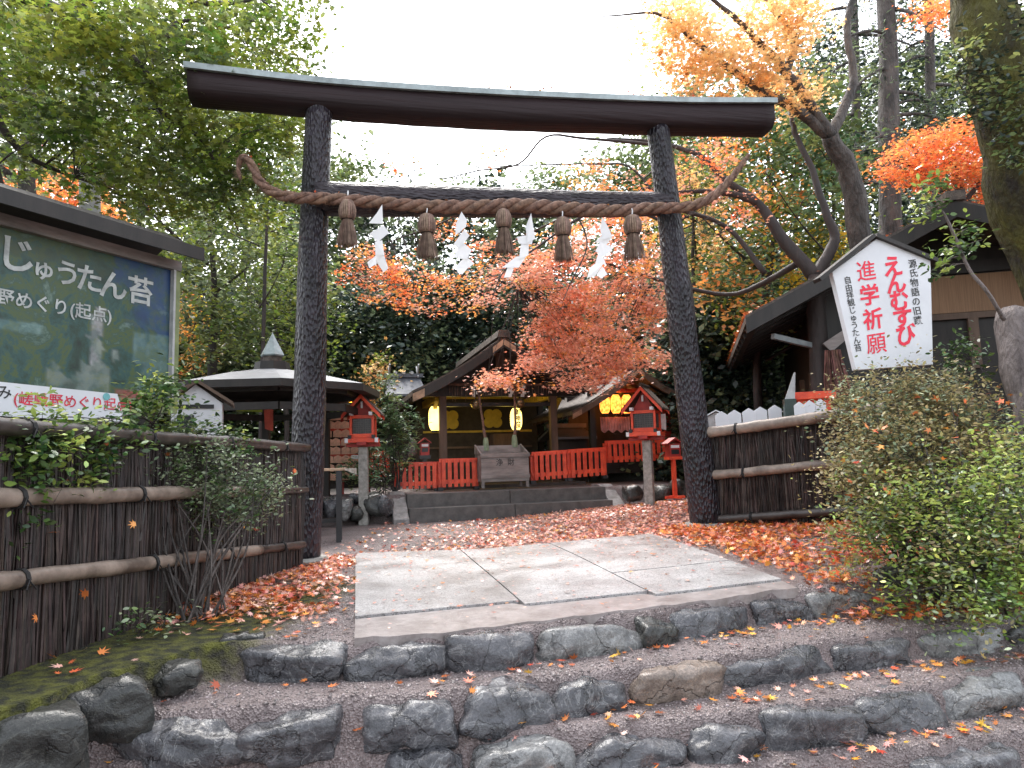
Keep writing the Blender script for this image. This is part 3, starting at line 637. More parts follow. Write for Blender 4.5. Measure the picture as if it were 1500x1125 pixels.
# ------------------------------------------------------------------ rope
rp=[(352,262,.13),(349,245,.08),(356,231,.1),(368,240,.14),(378,262,.16),(392,277,.19),(415,287,.22),(440,290,.24),(478,291,.24),(550,296,.2),(620,302,.19),(700,303,.19),(760,301,.19),(850,307,.18),(905,309,.18),(950,305,.2),(1005,303,.22),(1040,290,.22),(1070,262,.18),(1097,226,.12)]
ctr=bez([TP(x,y,o) for x,y,o in rp],8); nC=len(ctr)
thk=lerps([.01,.02,.03,.035,.038,.042,.045,.048,.05,.052,.055,.06,.062,.065,.062,.058,.055,.05,.045,.035,.02],nC); thk=[q_*.86 for q_ in thk]
mb=MB()
tang=[(ctr[min(i+1,nC-1)]-ctr[max(i-1,0)]).normalized() for i in range(nC)]
x=tang[0].cross(tn).normalized(); arc=0
fr=[]
for i in range(nC):
    if i: arc+=(ctr[i]-ctr[i-1]).length
    t=tang[i]; x=(x-t*x.dot(t)).normalized(); fr.append((x.copy(),t.cross(x),arc))
# resample finely for the strands
fine=[]
for i in range(nC-1):
    for k in range(4):
        a=k/4; xx,yy,s0=fr[i]; s1=fr[i+1][2]; fine.append((ctr[i].lerp(ctr[i+1],a),xx.lerp(fr[i+1][0],a).normalized(),yy.lerp(fr[i+1][1],a).normalized(),s0+(s1-s0)*a,thk[i]+(thk[i+1]-thk[i])*a))
for st in range(3):
    pts=[];rad=[]
    for c,xx,yy,s,r in fine:
        a=-s*13+st*2*math.pi/3; pts.append(c+(xx*math.cos(a)+yy*math.sin(a))*r*.68); rad.append(r*.74)
    mb.tube(pts,rad,10,jit=.07)
for _ in range(1700):                      # loose straw ends
    c,xx,yy,s,r=random.choice(fine); a=random.uniform(0,6.28); d=(xx*math.cos(a)+yy*math.sin(a)); p=c+d*r*1.05; q=p+d*random.uniform(.004,.035)+Vector((random.uniform(-.05,.05),0,random.uniform(-.045,.02))); mb.tube([p,q],[.0015,.0006],3,cap=False)
rope=mb.build('sacred_rope',rope_m,None,smooth=True); tag(rope,'thick twisted straw rope tied across the black gate with upturned ends','rope')
# ------------------------------------------------------------------ tassels
tas_lab=['shorter straw tassel hanging beside the black pillar at the thin rope end','straw tassel with a yellowish green streak between the two leftmost white paper streamers','straw tassel hanging at the middle of the rope','straw tassel between the wind blown streamer and the zigzag streamer','straw tassel hanging next to the right gate pillar']
for i,(px,y0,y1,hw) in enumerate([(508,292,362,17),(625,313,380,18),(738,306,372,16),(825,318,383,17),(928,315,381,18)]):
    a=TP(px,y0,.245); b_=TP(px+1,y1,.245); s=a.y/F; h=a.z-b_.z; W_=hw*s
    t=thing('straw_tassel',tas_lab[i],'tassel',tuple(b_),0,'straw tassels hanging from the sacred rope')
    mb=MB(); pr=[(.2,.98),(.45,.95),(.62,.86),(.7,.76),(.66,.66),(.5,.58)]
    n=22
    for j in range(n):
        an=2*math.pi*j/n; mb.tube([b_+Vector((math.cos(an)*W_*r,math.sin(an)*W_*r,h*z)) for r,z in pr],W_*.1,5)
    mb.lathe(b_,[(.3*W_,h*.57),(.55*W_,h*.66),(.6*W_,h*.8),(.4*W_,h*.93),(.05*W_,h*1.0)],12)
    mb.build('head',straw_m,t,world=True,smooth=True)
    mb=MB()
    for j in range(330):
        an=random.uniform(0,6.28); q=math.sqrt(random.random()); r0_=.42*W_*q; r1_=W_*q*random.uniform(.85,1.08); l=random.uniform(.0,.13)**1.3
        o0=Vector((math.cos(an)*r0_,math.sin(an)*r0_,h*.6)); o1=Vector((math.cos(an)*r1_,math.sin(an)*r1_,h*l)); om=o0.lerp(o1,.5)*1.0+Vector((math.cos(an)*W_*.05*q,math.sin(an)*W_*.05*q,0))
        mb.tube([b_+o0,b_+om,b_+o1],[.0022,.0022,.0016],3,cap=False)
    mb.build('skirt',straw_m,t,world=True)
    mb=MB(); mb.lathe(b_,[(.48*W_,h*.565),(.53*W_,h*.58),(.48*W_,h*.605)],14); mb.build('binding',tie_m,t,world=True)
    mb=MB(); mb.tube([b_+Vector((0,0,h*.99)),b_+Vector((.006,0,h*1.1)),b_+Vector((0,.03,h*1.2))],.007,6); mb.build('hanging_cord',paper_m,t,world=True)
# ------------------------------------------------------------------ paper streamers
def streamer(cx,pts,lab,off=.24):
    """pts: list of quads in pixels with a depth wobble"""
    mb=MB()
    for q in pts:
        k=len(mb.v)
        for (px,py,dz) in q: mb.v.append(tuple(TP(px,py,off+dz)))
        mb.f.append(tuple(range(k,k+len(q))))
    o=mb.build('paper_streamer',paper_m,None); tag(o,lab,'paper streamer','white paper streamers on the sacred rope')
    sm=o.modifiers.new('thickness','SOLIDIFY'); sm.thickness=.001
streamer(555,[[(560,299,0),(561,328,.01),(540,327,.04),(552,312,.02)],[(562,330,.01),(570,341,.03),(553,355,.0),(541,342,-.02)],[(549,354,.0),(560,352,.01),(563,374,.03),(550,375,.0)],[(550,372,.0),(562,372,.02),(569,393,.03),(562,399,.0),(553,386,-.02)],[(551,374,0),(552,386,.01),(541,393,.02),(538,384,.03)]],'crumpled white paper streamer between the first and second tassels from the left')
streamer(678,[[(676,310,0),(684,322,.02),(683,332,.03),(667,345,.01),(668,328,-.01)],[(680,336,.01),(688,345,.03),(672,365,.0),(664,358,-.01)],[(676,353,.0),(691,366,.03),(684,380,.02),(664,377,-.01)],[(682,375,.0),(695,386,.03),(684,394,.01),(667,391,-.01)],[(667,391,0),(684,394,.01),(677,402,.03),(671,400,.02)]],'bright neatly stacked zigzag white paper streamer beside the middle tassel')
streamer(770,[[(778,312,0),(784,350,.02),(772,356,.03),(770,332,-.01)],[(782,343,.01),(779,358,.03),(760,357,.0),(757,347,-.01)],[(775,352,0),(774,374,.02),(760,380,.03),(763,358,.0)],[(772,374,0),(760,392,.03),(735,392,.05),(756,376,.01)],[(756,384,0),(748,406,.03),(738,407,.04),(744,390,.01)]],'wind blown slanting white paper streamer right of the middle tassel')
streamer(885,[[(882,318,0),(890,331,.02),(897,346,.03),(883,352,.01),(879,336,-.01)],[(884,342,.01),(897,347,.03),(889,358,.0),(872,354,-.01)],[(879,354,.0),(899,363,.03),(886,376,.02),(872,368,-.01)],[(876,372,0),(882,372,.01),(888,388,.03),(872,386,.0)],[(872,386,0),(884,386,.02),(872,404,.03),(860,407,.05),(864,392,.02)],[(882,390,0),(890,402,.03),(880,408,.03),(874,402,.01)]],'loosely twisted white paper streamer next to the last tassel')
# ------------------------------------------------------------------ brushwood fences
def fence(label,A,B,z0,rails,bm,ntw,seed,over=0.0,tieper=.75):
    """A,B ends (Vector, z ignored); z0(k) base height, rails: list of (fn z(k), radius, material, off)"""
    d=(B-A); d.z=0; Ln=d.length; t=d.normalized(); n=Vector((t.y,-t.x,0))
    if n.dot(CAM-A)<0: n=-n
    root=thing('brushwood_fence',label,'fence',(A.x,A.y,z0(0)))
    top=lambda k: rails[0][0](k)+over
    mb=MB()
    for i in range(24):
        k0=i/24;k1=(i+1)/24
        a=A.lerp(B,k0);b_=A.lerp(B,k1)
        mb.prism([Vector((a.x,a.y,z0(k0)-.1)),Vector((b_.x,b_.y,z0(k1)-.1)),Vector((b_.x,b_.y,top(k1)-.05)),Vector((a.x,a.y,top(k0)-.05))],-n*.05)
    mb.build('fence_core',brush_back,root,world=True)
    rr=random.Random(seed); mb=MB()
    for i in range(ntw):
        k=rr.random(); p=A.lerp(B,k); zb=z0(k)-.05; zt=top(k)-.02+rr.uniform(-.02,.05)
        if rr.random()<.3: zb+=rr.uniform(.1,.8)*(zt-zb)*.6
        o=n*rr.uniform(.0,.055); ln=rr.uniform(-.09,.09); r=rr.uniform(.003,.008)
        a=Vector((p.x,p.y,zb))+o; c=Vector((p.x,p.y,zt))+t*ln+o+n*rr.uniform(-.01,.01); mid=(a+c)/2+t*rr.uniform(-.03,.03)+n*rr.uniform(-.005,.012)
        mb.tube([a,(a+mid)/2,mid,(mid+c)/2,c],[r,r,r*.9,r*.8,r*.4],4,cap=False)
    mb.build('brushwood',brush_m,root,world=True)
    for (fn,r,m,ks,ke) in rails:
        mb=MB(); pts=[];rad=[]; nn=28
        for i in range(nn+1):
            k=ks+(ke-ks)*i/nn; p=A.lerp(B,k); pts.append(Vector((p.x,p.y,fn(k)))+n*(.065+r)+Vector((0,0,.006*noise.noise(Vector((i*.4,r*90,seed)))))); rad.append(r*(1+.12*math.exp(-((i%7)-3)**2*3)+rr.uniform(-.02,.02)))
        rl=mb.tube(pts,rad,14).build('rail',m,root,world=True,smooth=True)
        L2=Ln*(ke-ks); nt=max(1,int(L2/tieper))
        for i in range(nt):
            tm=MB(); k=(i+.5)/nt; p=pts[int(k*nn)]
            for s_ in (-.008,0,.008):
                ring=[p+t*(s_)+(n*math.cos(j*math.pi/5)+Vector((0,0,1))*math.sin(j*math.pi/5))*(r+.006) for j in range(11)]
                tm.tube(ring,.005,5)
            tm.tube([p+n*(r+.01)+Vector((0,0,-.01)),p+n*(r+.02)+t*.03+Vector((0,0,-.05))],.004,4); tm.tube([p+n*(r+.01),p+n*(r+.02)-t*.03+Vector((0,0,-.045))],.004,4)
            tm.build('tie',tie_m,rl,world=True)
    return root,n
FA=P(-120,900,2.95); FA.z=0; FB=P(436,800,6.62); FB.z=0
def zr(y0,y1):                           # rail height from picture heights at x=0 and x=430
    a=P(0,y0,FA.y+(FB.y-FA.y)*.218); b_=P(430,y1,6.58)
    return a,b_
def lin_on(A,B,pa,pb):
    ka=(pa.y-A.y)/(B.y-A.y); kb=(pb.y-A.y)/(B.y-A.y)
    return lambda k: pa.z+(pb.z-pa.z)*(k-ka)/(kb-ka)
def onplane(px,py,A,B): return vplane(px,py,A,B,0)
ftop=lin_on(FA,FB,onplane(0,628,FA,FB),onplane(428,656,FA,FB)); fmid=lin_on(FA,FB,onplane(0,729,FA,FB),onplane(428,718,FA,FB)); fbot=lin_on(FA,FB,onplane(0,848,FA,FB),onplane(428,798,FA,FB))
lf,ln_=fence('dark brushwood fence with bamboo rails running under the moss photo billboard',FA,FB,lambda k:gz(FA.x+(FB.x-FA.x)*k,FA.y+(FB.y-FA.y)*k),
      [(ftop,.04,bamboo_d,0,.99),(fmid,.042,bamboo,0,.66),(fmid,.03,bamboo_d,.655,.99),(fbot,.04,bamboo,0,.74),(fbot,.034,bamboo_d,.735,.97)],None,2600,5,tieper=.8)
RA_=P(1018,740,7.95); RA_.z=0; RB_=P(1330,740,6.75); RB_.z=0
rt=lin_on(RA_,RB_,onplane(1030,636,RA_,RB_),onplane(1210,611,RA_,RB_)); rm_=lin_on(RA_,RB_,onplane(1030,698,RA_,RB_),onplane(1210,680,RA_,RB_)); rb_=lin_on(RA_,RB_,onplane(1045,760,RA_,RB_),onplane(1240,747,RA_,RB_))
fence('brown brushwood fence with pale bamboo rails in front of the tea house',RA_,RB_,lambda k:gz(RA_.x+(RB_.x-RA_.x)*k,RA_.y+(RB_.y-RA_.y)*k),
      [(rt,.055,bamboo,.02,1),(rm_,.048,bamboo,.05,1),(rb_,.04,bamboo_d,.08,1)],None,1700,9,over=.0,tieper=.9)
# ------------------------------------------------------------------ billboard
BR=Vector((P(255,500,5.9).x,5.9,0)); BD=Vector((-.5,-1,0)).normalized(); BL=BR+BD*3.4
bn=Vector((BD.y,-BD.x,0)); 
if bn.dot(CAM-BR)<0: bn=-bn
def BP(px,py,off=0):
    A=BR+bn*off; B=BL+bn*off; nn=Vector((B.y-A.y,-(B.x-A.x),0)).normalized(); d=ray(px,py); return CAM+d*((A-CAM).dot(nn)/d.dot(nn))
zt_=BP(252,388).z; zb_=BP(250,597).z
bb=thing('billboard','weathered photo billboard of a moss garden under a dark plank roof','billboard',(BR.x,BR.y,0),math.atan2(-BD.y,-BD.x))
def bpt(k,z,off=0): p=BR+BD*k+bn*off; return Vector((p.x,p.y,z))
Wb=3.2
pm=bpy.data.materials.new('moss_photo_print'); pm.use_nodes=True; N,L=nodes(pm); b=N['Principled BSDF']; b.inputs['Roughness'].default_value=.42
tc=N.new('ShaderNodeTexCoord'); n1=N.new('ShaderNodeTexNoise'); n1.inputs['Scale'].default_value=3.2; n1.inputs['Detail'].default_value=9; n1.inputs['Roughness'].default_value=.7; n1.inputs['Distortion'].default_value=.4; L.new(tc.outputs['Object'],n1.inputs['Vector'])
cr=N.new('ShaderNodeValToRGB'); e=cr.color_ramp.elements; e[0].position=.34; e[0].color=(.008,.02,.014,1); e[1].position=.7; e[1].color=(.17,.22,.22,1)
for ps,c in ((.42,(.015,.045,.03,1)),(.48,(.02,.07,.065,1)),(.53,(.06,.09,.02,1)),(.57,(.03,.07,.05,1)),(.62,(.1,.16,.12,1))):
    q=e.new(ps); q.color=c
L.new(n1.outputs[0],cr.inputs[0])
at=N.new('ShaderNodeAttribute'); at.attribute_name='pc'; mxx=N.new('ShaderNodeMix'); mxx.data_type='RGBA'; L.new(at.outputs['Color'],mxx.inputs[7]); L.new(cr.outputs[0],mxx.inputs[6]); n9=N.new('ShaderNodeTexNoise'); n9.inputs['Scale'].default_value=9; n9.inputs['Detail'].default_value=9; L.new(tc.outputs['Object'],n9.inputs['Vector']); r9=N.new('ShaderNodeValToRGB'); r9.color_ramp.elements[0].position=.4; r9.color_ramp.elements[1].position=.58; r9.color_ramp.elements[0].color=(.35,.35,.35,1); L.new(n9.outputs[0],r9.inputs[0]); m9=N.new('ShaderNodeMath'); m9.operation='MULTIPLY'; L.new(at.outputs['Alpha'],m9.inputs[0]); L.new(r9.outputs[0],m9.inputs[1]); L.new(m9.outputs[0],mxx.inputs[0]); L.new(mxx.outputs[2],b.inputs['Base Color'])
# picture panel with a painted image kept per vertex (blue corner, pale pillar, brown trunks)
mb=MB(); nu,nv=90,40
for j in range(nv+1):
    for i in range(nu+1): mb.v.append(tuple(bpt(.05+(Wb-.1)*i/nu,zb_+.05+(zt_-zb_-.1)*j/nv,.0)))
for j in range(nv):
    for i in range(nu): mb.f.append((j*(nu+1)+i,j*(nu+1)+i+1,(j+1)*(nu+1)+i+1,(j+1)*(nu+1)+i))
pic=mb.build('picture_panel',pm,bb,world=True)
ca=pic.data.color_attributes.new('pc','FLOAT_COLOR','POINT')
for j in range(nv+1):
    for i in range(nu+1):
        u=i/nu*3.1; v=j/nv; nzv=noise.noise(Vector((u*3,v*4,1)))*.25+noise.noise(Vector((u*9,v*9,4)))*.15
        c=(0,0,0);a=0
        if v+nzv*.35>.5 and u<.45+nzv: c=(.01,.04,.14); a=min(.9,.5+v*.5-u*.6+nzv)
        elif u<.3+nzv*.3 and v<.5+nzv*.2: c=(.16,.26,.28); a=.5+nzv-.6*abs(v-.35)
        if abs(u-.62-nzv*.12)<.05+.12*max(0,.25-v) and v<.62: c=(.4,.38,.4); a=.75
        if v<.22+nzv and .5<u+nzv*.5<.95: c=(.3,.33,.3); a=.45+nzv
        if v>.82+nzv*.3 and u>.5: c=(.035,.05,.02); a=.75
        if .2<u<.45 and v<.07: c=(.35,.06,.06); a=.7
        if 1.75<u+ (v-.5)*.35<1.95 and v<.75: c=(.2,.19,.2); a=.6
        if u>1.0 and .35+.1*nzv<v<.45: c=(.2,.34,.36); a=max(a,.35)
        ca.data[j*(nu+1)+i].color=(*c,max(0,min(1,a)))
grn=mat('pale_green_frame',(.12,.15,.06),.5,.3,6,.1,col2=(.22,.25,.11))
mb=MB(); mb.prism([bpt(-.02,zb_-.05),bpt(Wb,zb_-.05),bpt(Wb,zb_+.05),bpt(-.02,zb_+.05)],bn*.035); mb.prism([bpt(-.02,zb_+.05),bpt(.045,zb_+.05),bpt(.045,zt_),bpt(-.02,zt_)],bn*.035); mb.build('frame',grn,bb,world=True)
mb=MB(); mb.prism([bpt(-.02,zt_-.05),bpt(Wb,zt_-.05),bpt(Wb,zt_+.03),bpt(-.02,zt_+.03)],bn*.05); mb.build('top_frame_strip',grey_wood,bb,world=True)
mb=MB(); mb.prism([bpt(.03,zb_+.05,.002),bpt(.05,zb_+.05,.002),bpt(.05,zt_-.05,.002),bpt(.03,zt_-.05,.002)],bn*.045); mb.build('white_edge_strip',white_w,bb,world=True)
mb=MB(); mb.prism([bpt(-.02,zb_-.05,-.06),bpt(Wb,zb_-.05,-.06),bpt(Wb,zt_+.03,-.06),bpt(-.02,zt_+.03,-.06)],bn*.05)
mb.build('back_board',dk_wood,bb,world=True)
mb=MB()
for k in (-.35,):
    pass
zr0=zt_+.04
mb.prism([bpt(-.03,zr0+.0,.28),bpt(Wb+.3,zr0+.0,.28),bpt(Wb+.3,zr0+.2,-.1),bpt(-.03,zr0+.2,-.1)],Vector((0,0,.05)))
mb.prism([bpt(-.03,zr0+.0,-.48),bpt(Wb+.3,zr0+.0,-.48),bpt(Wb+.3,zr0+.2,-.1),bpt(-.03,zr0+.2,-.1)],Vector((0,0,.05)))
mb.build('roof',dk_wood,bb,world=True)
mb=MB()
mb.prism([bpt(-.03,zr0-.035,.29),bpt(Wb+.3,zr0-.035,.29),bpt(Wb+.3,zr0+.07,.29),bpt(-.03,zr0+.07,.29)],bn*.02); mb.build('roof_fascia',dk_wood,bb,world=True)
for k in (.12,1.8,3.1):
    mb=MB(); mb.box(bpt(k,(zt_)/2,-.16),(.1,.1,zt_+.1)); mb.build('post',dk_wood,bb,world=True)
def lettM(p,xdir,size=1,rot=0):           # text plane: x along xdir, y up
    x=Vector(xdir).normalized(); z=Vector((0,0,1)); n=x.cross(z)
    M=Matrix((x,z,n)).transposed().to_4x4(); M=M@Matrix.Rotation(rot,4,'Z'); return Matrix.Translation(p)@M
bx=-BD
for ch,px,py,s in [('じ',24,376,.27),('ゅ',64,396,.17),('う',99,403,.2),('た',131,411,.22),('ん',166,421,.24),('苔',206,429,.24)]:
    if ch=='た': ch='た'
    text_mesh('title_lettering',ch,s,wht_txt,bb,lettM(BP(px,py,.006),bx),bold=.02)
text_mesh('subtitle_lettering','嵯峨野めぐり(起点)',.125,wht_txt,bb,lettM(BP(58,446,.006),bx),bold=.015)
# white banner below the billboard
bz=thing('banner','white sign strip with red and black writing hanging below the billboard','sign',tuple(bpt(.7,zb_-.3,.06)),0)
e0=BP(172,577,.05); e1=BP(184,619,.05); e2=BP(-60,606,.05); e3=BP(-60,553,.05)
MB().prism([e0,e1,e2,e3],-bn*.012).build('board',white_p,bz,world=True)
text_mesh('red_lettering','(嵯峨野めぐり起点)',.1,mat('faded_red_lettering',(.55,.03,.06),.6,.2,20,0),bz,lettM(BP(113,590,.054),bx,rot=.0),bold=.012)
text_mesh('black_lettering','宮み',.1,blk_txt,bz,lettM(BP(-6,575,.054),bx),bold=.01)
MB().lathe((0,0,0),[(.0,0),(.02,0),(.02,.002),(0,.002)],16)
dd=BP(156,581,.054); mb=MB(); mb.prism([dd+(bx*math.cos(a)+Vector((0,0,math.sin(a))))*.028 for a in [i*.52 for i in range(12)]],bn*.002); mb.build('emblem',mat('teal_emblem',(.15,.4,.42),.5,bump=0),bz,world=True)
# ------------------------------------------------------------------ pentagon sign
SY=6.2
def SP(px,py,off=0): 
    d=ray(px,py); n=Vector((.12,-1,0)).normalized(); A=Vector((P(1290,450,SY).x,SY,0))+n*off; return CAM+d*((A-CAM).dot(n)/d.dot(n))
sn=Vector((.12,-1,0)).normalized()
sg=thing('pentagon_sign','white five sided sign with red and black writing above the azalea','sign',tuple(SP(1290,700)*1.0))
mb=MB(); poly=[SP(1284,350),SP(1363,376),SP(1367,534),SP(1254,542),SP(1219,398)]; mb.prism(poly,-sn*.06); mb.build('board',white_p,sg,world=True,bevel=.004)
mb=MB(); ap=SP(1284,346,.04); lf_=SP(1204,411,.04); rt_=SP(1386,388,.04)
for a_,c_ in ((ap,lf_),(ap,rt_)):
    d=(c_-a_).normalized(); up=Vector((0,0,1)); q=(up-d*up.dot(d)).normalized()
    mb.prism([a_-q*.0,c_,c_+q*.035,a_+q*.035],-sn*.12)
mb.build('roof',dk_wood,sg,world=True)
MB().tube([SP(1312,800,-.13),SP(1292,380,-.13)],.045,10).build('post',dk_wood,sg,world=True)
sx=Vector((-sn.y,sn.x,0))
def col(s,p0,p1,size,m,nm,bold):
    n=len(s)
    for i,ch in enumerate(s):
        k=i/(n-1); q=(p0[0]+(p1[0]-p0[0])*k,p0[1]+(p1[1]-p0[1])*k)
        M=lettM(SP(q[0],q[1],.004),sx,rot=math.radians(8))
        yield ch,M
def column(s,p0,p1,size,m,nm,bold,sh=.0):
    mb=MB()
    for ch,M in col(s,p0,p1,size,m,nm,bold):
        c=bpy.data.curves.new('tmp','FONT'); c.body=ch; c.size=size; c.offset=(bold if ch not in '願進' else .004)*size; c.align_x='CENTER'; c.align_y='CENTER'; c.resolution_u=3; c.shear=sh
        o=bpy.data.objects.new('tmp',c); COL.objects.link(o); me=bpy.data.meshes.new_from_object(o.evaluated_get(bpy.context.evaluated_depsgraph_get()))
        mb.add([M@v.co for v in me.vertices],[tuple(p.vertices) for p in me.polygons]); bpy.data.objects.remove(o); bpy.data.curves.remove(c); bpy.data.meshes.remove(me)
    mb.build(nm,m,sg,world=True)
column('えんむすび',(1307,392),(1326,493),.2,red_txt,'large_red_lettering',.03,.12)
column('進学祈願',(1268,399),(1283,505),.195,red_txt,'large_red_lettering',.022,.12)
column('源氏物語の旧蹟',(1337,387),(1345,470),.083,blk_txt,'small_black_lettering',.01)
column('自由拝観じゅうたん苔',(1242,411),(1257,510),.072,blk_txt,'small_black_lettering',.01)
# ------------------------------------------------------------------ terrace stairs
cY,sY=math.cos(YAW),math.sin(YAW)
def Lp(O,lx,ly,lz): return Vector((O.x+lx*cY-ly*sY,O.y+lx*sY+ly*cY,O.z+lz))
def fac(O,off=0):                          # facade-plane unprojection -> (lx,lz)
    def f(px,py,o=off):
        A=Lp(O,0,o,0); n=Vector((-sY,cY,0)); d=ray(px,py); p=CAM+d*((A-CAM).dot(n)/d.dot(n)); v=p-O
        return (v.x*cY+v.y*sY, v.z)
    return f
SO=P(600,765,11.0); SO.z=0
f=fac(SO); xr=f(898,738)[0]
st=thing('stone_steps','two low dark stone steps with sloping side slabs leading to the red fence','steps',(SO.x,SO.y,0),YAW)
for i in range(2):
    z0=-.1; z1=TZ*(i+1)/2+.01
    for (a,b_) in ((0,xr*.5-.004),(xr*.5+.004,xr)):
        MB().box(((a+b_)/2,i*.34+.3+ (.0),(z0+z1)/2),(b_-a,.6 if i==0 else .7,z1-z0)).build('step',stair_st,st,bevel=.008)
for a in (-.25,xr):
    mb=MB(); mb.prism([(a+.003,-.06,-.1),(a+.003,-.06,.07),(a+.003,.62,TZ+.04),(a+.003,.95,TZ+.04),(a+.003,.95,-.1)],(.24,0,0)); mb.build('side_slab',stair_ch,st,bevel=.008)
# retaining rocks along the terrace front
k=0
def trock(px,py,hw,hh,Y,m,seed):
    global k
    c=P(px,py,Y); s=c.y/F
    o=rock('terrace_rock',c,Vector((cY,sY,0))*hw*s,Vector((-sY,cY,0))*.2,Vector((0,0,hh*s)),m,seed,rough=.03,small=True,p=6); return o
TR=[(487,742,14,20,11.0,rock_m,'dark rock beside the standing table'),(505,745,14,19,10.95,rock_l,'speckled pale rock under the hanging plaques'),(522,752,10,12,11.0,rock_d,'small low rock touching the left lantern post'),(548,738,16,18,11.1,rock_d,'dark mossy rock right of the left lantern post'),(566,742,12,18,11.05,rock_m,'grey rock against the left side slab of the steps'),(522,732,10,10,11.3,rock_m,'small upper rock behind the left lantern post'),
    (458,745,16,18,10.8,rock_m,'dark rock peeking past the left gate pillar'),(926,722,14,13,12.0,rock_d,'dark rock right of the steps near the lantern post'),(968,722,12,13,12.2,rock_d,'dark rock between the lantern post and the red box stand'),(995,718,14,14,12.3,rock_d,'dark rock behind the red box stand'),(1024,716,18,16,12.5,rock_d,'dark rock hidden partly by the right gate pillar')]
for i,(px,py,hw,hh,Y,m,lb) in enumerate(TR): tag(trock(px,py,hw,hh,Y,m,200+i),lb,'rock','rocks holding the terrace edge')
# ------------------------------------------------------------------ vermilion lanterns on stone posts
def red_lantern(px,pbase,ptop,Y,lab,yaw,pbody,S=1.0):
    b=P(px,pbase,Y); T=P(px-1,ptop,Y); H=T.z-b.z; hp=P(px,pbody,Y).z-b.z
    t=thing('shrine_lantern',lab,'lantern',tuple(b),yaw,'vermilion lanterns on stone posts')
    MB().prism([(-.07,-.07,-.15),(.07,-.07,-.15),(.07,.07,-.15),(-.07,.07,-.15)],(0,0,hp+.15)).build('stone_post',granite,t,bevel=.01)
    w=.155*S; z=hp
    MB().box((0,0,z+.03),(.5*S,.16,.05)).box((0,0,z+.05),(.14,.46*S,.05)).build('cross_base',red_d,t)
    MB().box((0,0,z+.1),(.44*S,.44*S,.07)).build('base_tray',red_p,t,bevel=.004)
    for sx_ in(-1,1):
        for sy in(-1,1): MB().box((sx_*(w+.01),sy*(w+.01),z+.135+.17),(.035,.035,.36)).build('corner_post',red_p,t)
    mb=MB()
    for sx_,sy in((0,-1),(0,1),(1,0),(-1,0)):
        ww=(2*w-.02,.03) if sx_==0 else (.03,2*w-.02)
        for zz,h_ in ((z+.17,.06),(z+.46,.05)):
            mb.box((sx_*w,sy*w,zz),(ww[0],ww[1],h_))
    mb.build('rails',red_p,t)
    MB().box((0,0,z+.31),(2*w-.03,2*w-.03,.24)).build('glass_box',glass_d,t)
    la=MB()
    for a in np.linspace(-w+.03,w-.03,8):
        for s_ in(-1,1): la.box((a,s_*(w-.006),z+.31),(.006,.008,.24)); la.box((s_*(w-.006),a,z+.31),(.008,.006,.24))
    for zz in np.linspace(z+.21,z+.41,7):
        for s_ in(-1,1): la.box((0,s_*(w-.004),zz),(2*w-.03,.006,.006)); la.box((s_*(w-.004),0,zz),(.006,2*w-.03,.006))
    la.build('lattice',mat('lattice_wood',(.09,.08,.075),.5,.2,6,0),t)
    for s_ in(-1,1):
        MB().box((s_*(w+.025),-w-.055,z+.15),(.05,.05,.055)).build('black_fitting',black_p,t)
        MB().box((s_*(.44*S/2+.005),-w-.065,z+.1),(.05,.03,.07)).build('white_end_cap',white_p,t)
        MB().box((s_*(w-.01),-w-.09,z+.5),(.05,.1,.05)).build('white_end_cap',white_p,t)
    zr_=z+.5; za=H-.03; hw=.3*S; ze=zr_-.02
    for s_ in(-1,1):
        MB().prism([(0,-.26,za),(s_*hw,-.26,ze),(s_*hw,-.26,ze+.03),(0,-.26,za+.03)],(0,.52,0)).build('roof',roof_bark,t)
        MB().prism([(0,-.285,za+.012),(s_*hw*.98,-.285,ze),(s_*(hw*.98),-.285,ze-.06),(0,-.285,za-.05)],(0,.025,0)).build('bargeboard',red_p,t)
        MB().prism([(0,.262,za+.012),(s_*hw*.98,.262,ze),(s_*(hw*.98),.262,ze-.06),(0,.262,za-.05)],(0,.02,0)).build('bargeboard',red_p,t)
    MB().tube([(0,-.28,za+.045),(0,.28,za+.045)],.028,8).build('ridge_cap',roof_bark,t)
    MB().prism([(-.17,-w+.03,zr_-.01),(.17,-w+.03,zr_-.01),(0,-w+.03,za-.05)],(0,.02,0)).build('gable_panel',red_d,t)
    MB().box((0,-w-.0,(zr_+za)/2),(.03,.03,.1)).build('white_end_cap',white_p,t)
    return t
red_lantern(533,766,578,11.0,'vermilion roofed lantern seen from the front, on a stone post near the votive plaques',math.radians(4),655)
red_lantern(952,734,566,11.6,'vermilion roofed lantern turned aslant, on a stone post beside the red donation box',math.radians(-24),645,1.12)
